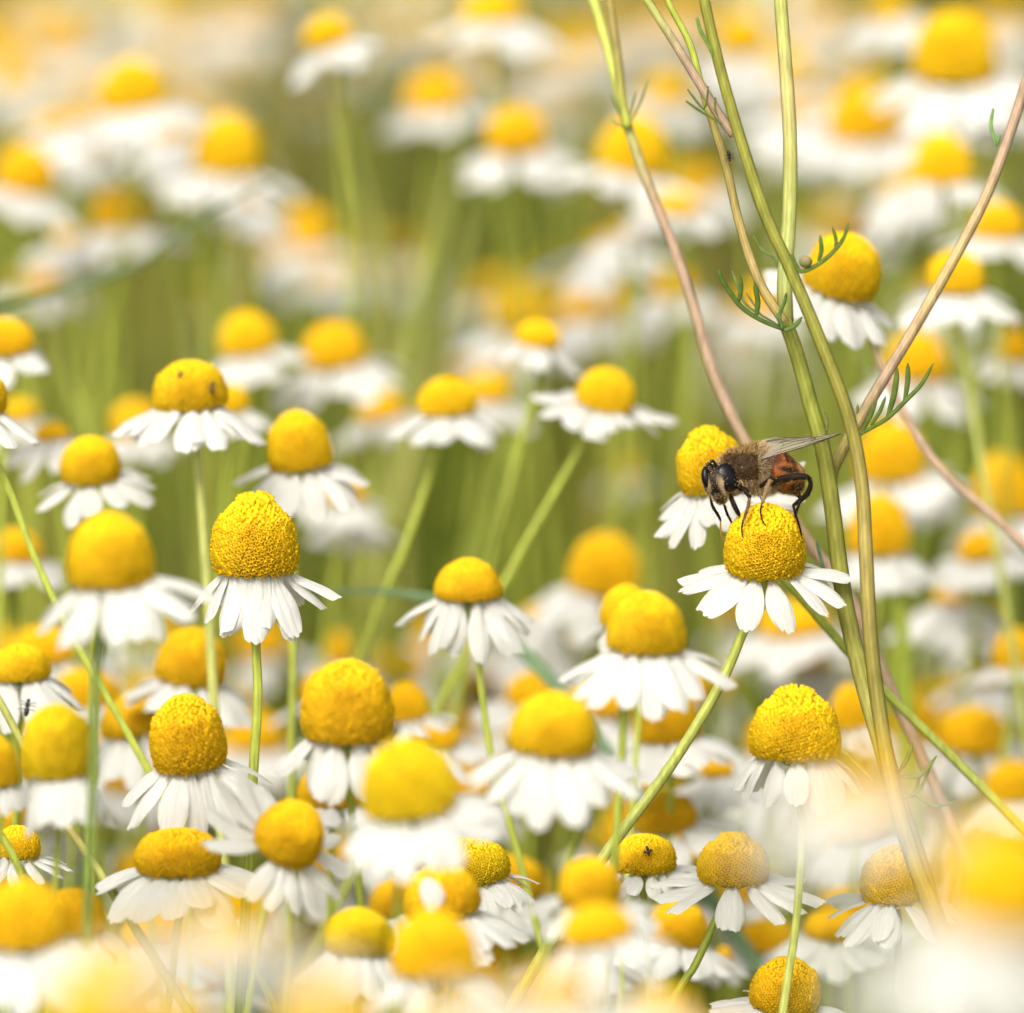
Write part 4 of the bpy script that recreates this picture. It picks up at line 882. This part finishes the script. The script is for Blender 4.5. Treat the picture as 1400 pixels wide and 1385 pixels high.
a = body.color_attributes.new('col', 'FLOAT_COLOR', 'POINT'); cc = np.ones((nv_, 4), dtype=np.float32); cc[:, :3] = colr; a.data.foreach_set('color', cc.ravel())
body.materials.clear(); body.materials.append(M_BODY)
fly = thing('hoverfly', ORG, 'brown furry hoverfly with big dark eyes and folded wings feeding on the chamomile', 'insect')
link('body', body, fly)
# eyes
for (u, v, d_, rx, ry, rz, ro, yw) in ((994, 653, -26, 17, 20.5, 9.5, 26, 22), (967, 654, -21, 7.5, 17, 11, 10, -30)):
    c_, A_ = E(u, v, d_, rx, ry, rz, ro, yw); mb = MB(); n, m_ = 36, 24; V = []; Fc = []
    for i in range(m_ + 1):
        ph = math.pi * i / m_
        for j in range(n):
            th = 6.28318 * j / n; V.append(c_ + A_ @ np.array((math.sin(ph) * math.cos(th), math.sin(ph) * math.sin(th), math.cos(ph))))
    for i in range(m_):
        for j in range(n): Fc.append((i * n + j, (i + 1) * n + j, (i + 1) * n + (j + 1) % n, i * n + (j + 1) % n))
    link('eye', mb.add((V, Fc, [])).mesh('eye', M_EYE), fly)
for pl in ([(974, 638, -32), (969, 634, -38), (965, 637, -42)], [(978, 637, -32), (975, 631, -38), (970, 631, -43)]):
    mb = MB(); v, f, c_ = tube(spline([L3(*q) for q in pl], 4), [1.8 * KPX] * 5 + [2.6 * KPX] * 3 + [0.8 * KPX], sides=8); link('antenna', mb.add((v, f, [])).mesh('antenna', M_INS), fly)
# wings
def wing(lo, up, vein_rows, dz, name='wing'):
    lo_, up_ = spline([L3(u, v, w_ + dz) for u, v, w_ in lo], 8), spline([L3(u, v, w_ + dz) for u, v, w_ in up], 8)
    n = 28; m_ = 9
    def samp(s, t): i = t * (len(s) - 1); k = min(int(i), len(s) - 2); return s[k] + (s[k + 1] - s[k]) * (i - k)
    V = []; Fc = []
    fw = np.array(FWD)
    def pt(s, t): p = samp(lo_, t) * (1 - s) + samp(up_, t) * s; return p + np.array(UP) * KPX * (1.4 * math.sin(math.pi * s) + 0.5 * math.sin(t * 14 + s * 5) * s)
    for i in range(n + 1):
        for j in range(m_ + 1): V.append(pt(j / m_, i / n))
    for i in range(n):
        for j in range(m_): Fc.append((i * (m_ + 1) + j, (i + 1) * (m_ + 1) + j, (i + 1) * (m_ + 1) + j + 1, i * (m_ + 1) + j + 1))
    mb = MB().add((V, Fc, [])); nf = len(mb.f)
    for (row, r_) in vein_rows:
        p = [pt(s, t) + np.array(UP) * 0.2 * KPX for s, t in row]
        mb.add((lambda a_: (a_[0], a_[1], []))(tube(spline(p, 5), r_ * 0.62 * KPX, sides=5)))
    me = mb.mesh(name, M_WING); me.materials.append(M_VEIN)
    mi = np.zeros(len(me.polygons), dtype=np.int32); mi[nf:] = 1; me.polygons.foreach_set('material_index', mi)
    return link(name, me, fly)
VN = [([(0, 0), (0, .3), (0, .6), (0, .85), (0, 1)], 1.3), ([(.06, 0), (.12, .3), (.12, .6), (.05, .9)], 0.8), ([(.15, 0), (.3, .3), (.42, .55), (.3, .8), (.15, .96)], 0.7), ([(.15, .05), (.5, .35), (.75, .55), (.7, .75)], 0.6),
      ([(.25, .05), (.75, .3), (.95, .45)], 0.6), ([(.3, .3), (.55, .35), (.8, .32)], 0.5), ([(.42, .55), (.6, .62), (.9, .58)], 0.5), ([(.1, .6), (.3, .68), (.5, .72), (.8, .7)], 0.5), ([(1, .1), (1, .4), (1, .7), (1, 1)], 0.5)]
wing([(1038, 629, -26), (1062, 622, -28), (1090, 614, -22), (1120, 604, -12), (1150, 593, 0)], [(1042, 606, 0), (1062, 603, 16), (1084, 601, 28), (1115, 598, 26), (1150, 593, 4)], VN, 0)
wing([(1044, 606, 6), (1066, 604, 26), (1090, 603, 34), (1118, 600, 30), (1143, 595, 18)], [(1044, 600, 26), (1066, 598, 46), (1088, 598, 52), (1116, 596, 46), (1143, 593, 24)], VN, 4)
# fur
def fur(n, only, lo, hi, cols, seed, where=None, droop=0.2, rad=0.33):
    rs = np.random.RandomState(seed); idx = np.where(np.isin(who, [i for i, n_ in enumerate(names) if n_ in only]) & (where if where is not None else True))[0]
    if len(idx) == 0: return MB()
    pick = rs.choice(idx, n); mb = MB()
    for q in pick:
        b = co[q] + rs.normal(0, 0.4 * KPX, 3); nn = nrm[q] + rs.normal(0, 0.32, 3) + np.array((0.25, 0, 0.1)); nn /= np.linalg.norm(nn)
        L_ = rs.uniform(lo, hi) * KPX * 0.85; c_ = np.array(cols[rs.randint(len(cols))]) * rs.uniform(0.8, 1.2)
        sd = rs.normal(0, 0.2, 3)
        mid = b + nn * L_ * 0.55; tip = b + (nn + sd * 0.8) * L_ - np.array((0, 0, droop * L_ * .4))
        ra = rad * KPX; t1 = np.cross(nn, (0.3, 0.5, 0.8)); t1 /= np.linalg.norm(t1); t2 = np.cross(nn, t1)
        k = len(mb.v)
        for (pp, r1) in ((b, ra), (mid, ra * 0.75)):
            for an in (0, 2.094, 4.188): mb.v.append(pp + (t1 * math.cos(an) + t2 * math.sin(an)) * r1); mb.c.append(tuple(c_))
        mb.v.append(tip); mb.c.append(tuple(c_ * 1.1))
        for j in range(3): mb.f.append((k + j, k + (j + 1) % 3, k + 3 + (j + 1) % 3, k + 3 + j)); mb.f.append((k + 3 + j, k + 3 + (j + 1) % 3, k + 6))
    return mb
TAN = (0.58, 0.39, 0.15); TN2 = (0.26, 0.14, 0.045); DBR = (0.035, 0.017, 0.008); PALE = (0.68, 0.56, 0.36)
TH = ('thorax', 'thorax2', 'neck')
top = V_ < 640 - (U_ - 976) * 0.33
fm = fur(5200, TH, 4, 8, [DBR, TN2, DBR, TN2, (0.09, 0.05, 0.022)], 1, rad=0.26)
for g in (fur(2600, TH, 5, 10, [TAN, TN2, TAN, TN2], 2, where=(V_ < 622) | (U_ < 990)), fur(1500, TH, 6, 12, [TAN, PALE, PALE, TN2], 3, where=(U_ > 1036)), fur(1500, TH + ('belly',), 6, 11, [TAN, PALE, TN2], 4, where=(V_ > 655)),
          fur(400, ('head', 'neck'), 2, 4, [PALE, TAN], 5), fur(350, ('face',), 1.5, 3, [TN2, TAN], 9), fur(1100, AB, 2, 4, [TN2, (0.4, 0.16, 0.04), TAN], 6, rad=0.25), fur(300, ('belly', 'abd3'), 2, 4, [TAN], 7),
          fur(450, ('leg_midp', 'leg_frontp'), 1.5, 3.2, [TAN, PALE], 8, rad=0.25), fur(1000, ('leg_hind', 'leg_hindfar', 'leg_front2', 'leg_far'), 1.4, 3.4, [DBR, TN2], 10, rad=0.25)):
    fm.add((g.v, g.f, g.c))
link('fur', fm.mesh('fur', M_HAIR, smooth=False), fly)
# pollen grains sticking to legs and fur
rs = np.random.RandomState(4); pm = MB()
for q in rs.choice(nv_, 60): ball(pm, co[q] + nrm[q] * 0.006, (0.0045, 0.0045, 0.0045), n=6, m=4)
M_POL = mat('pollen', rough=0.5, color=(0.9, 0.65, 0.2), var=0.1)
tag(link('pollen', pm.mesh('pollen', M_POL), fly), kind='stuff')
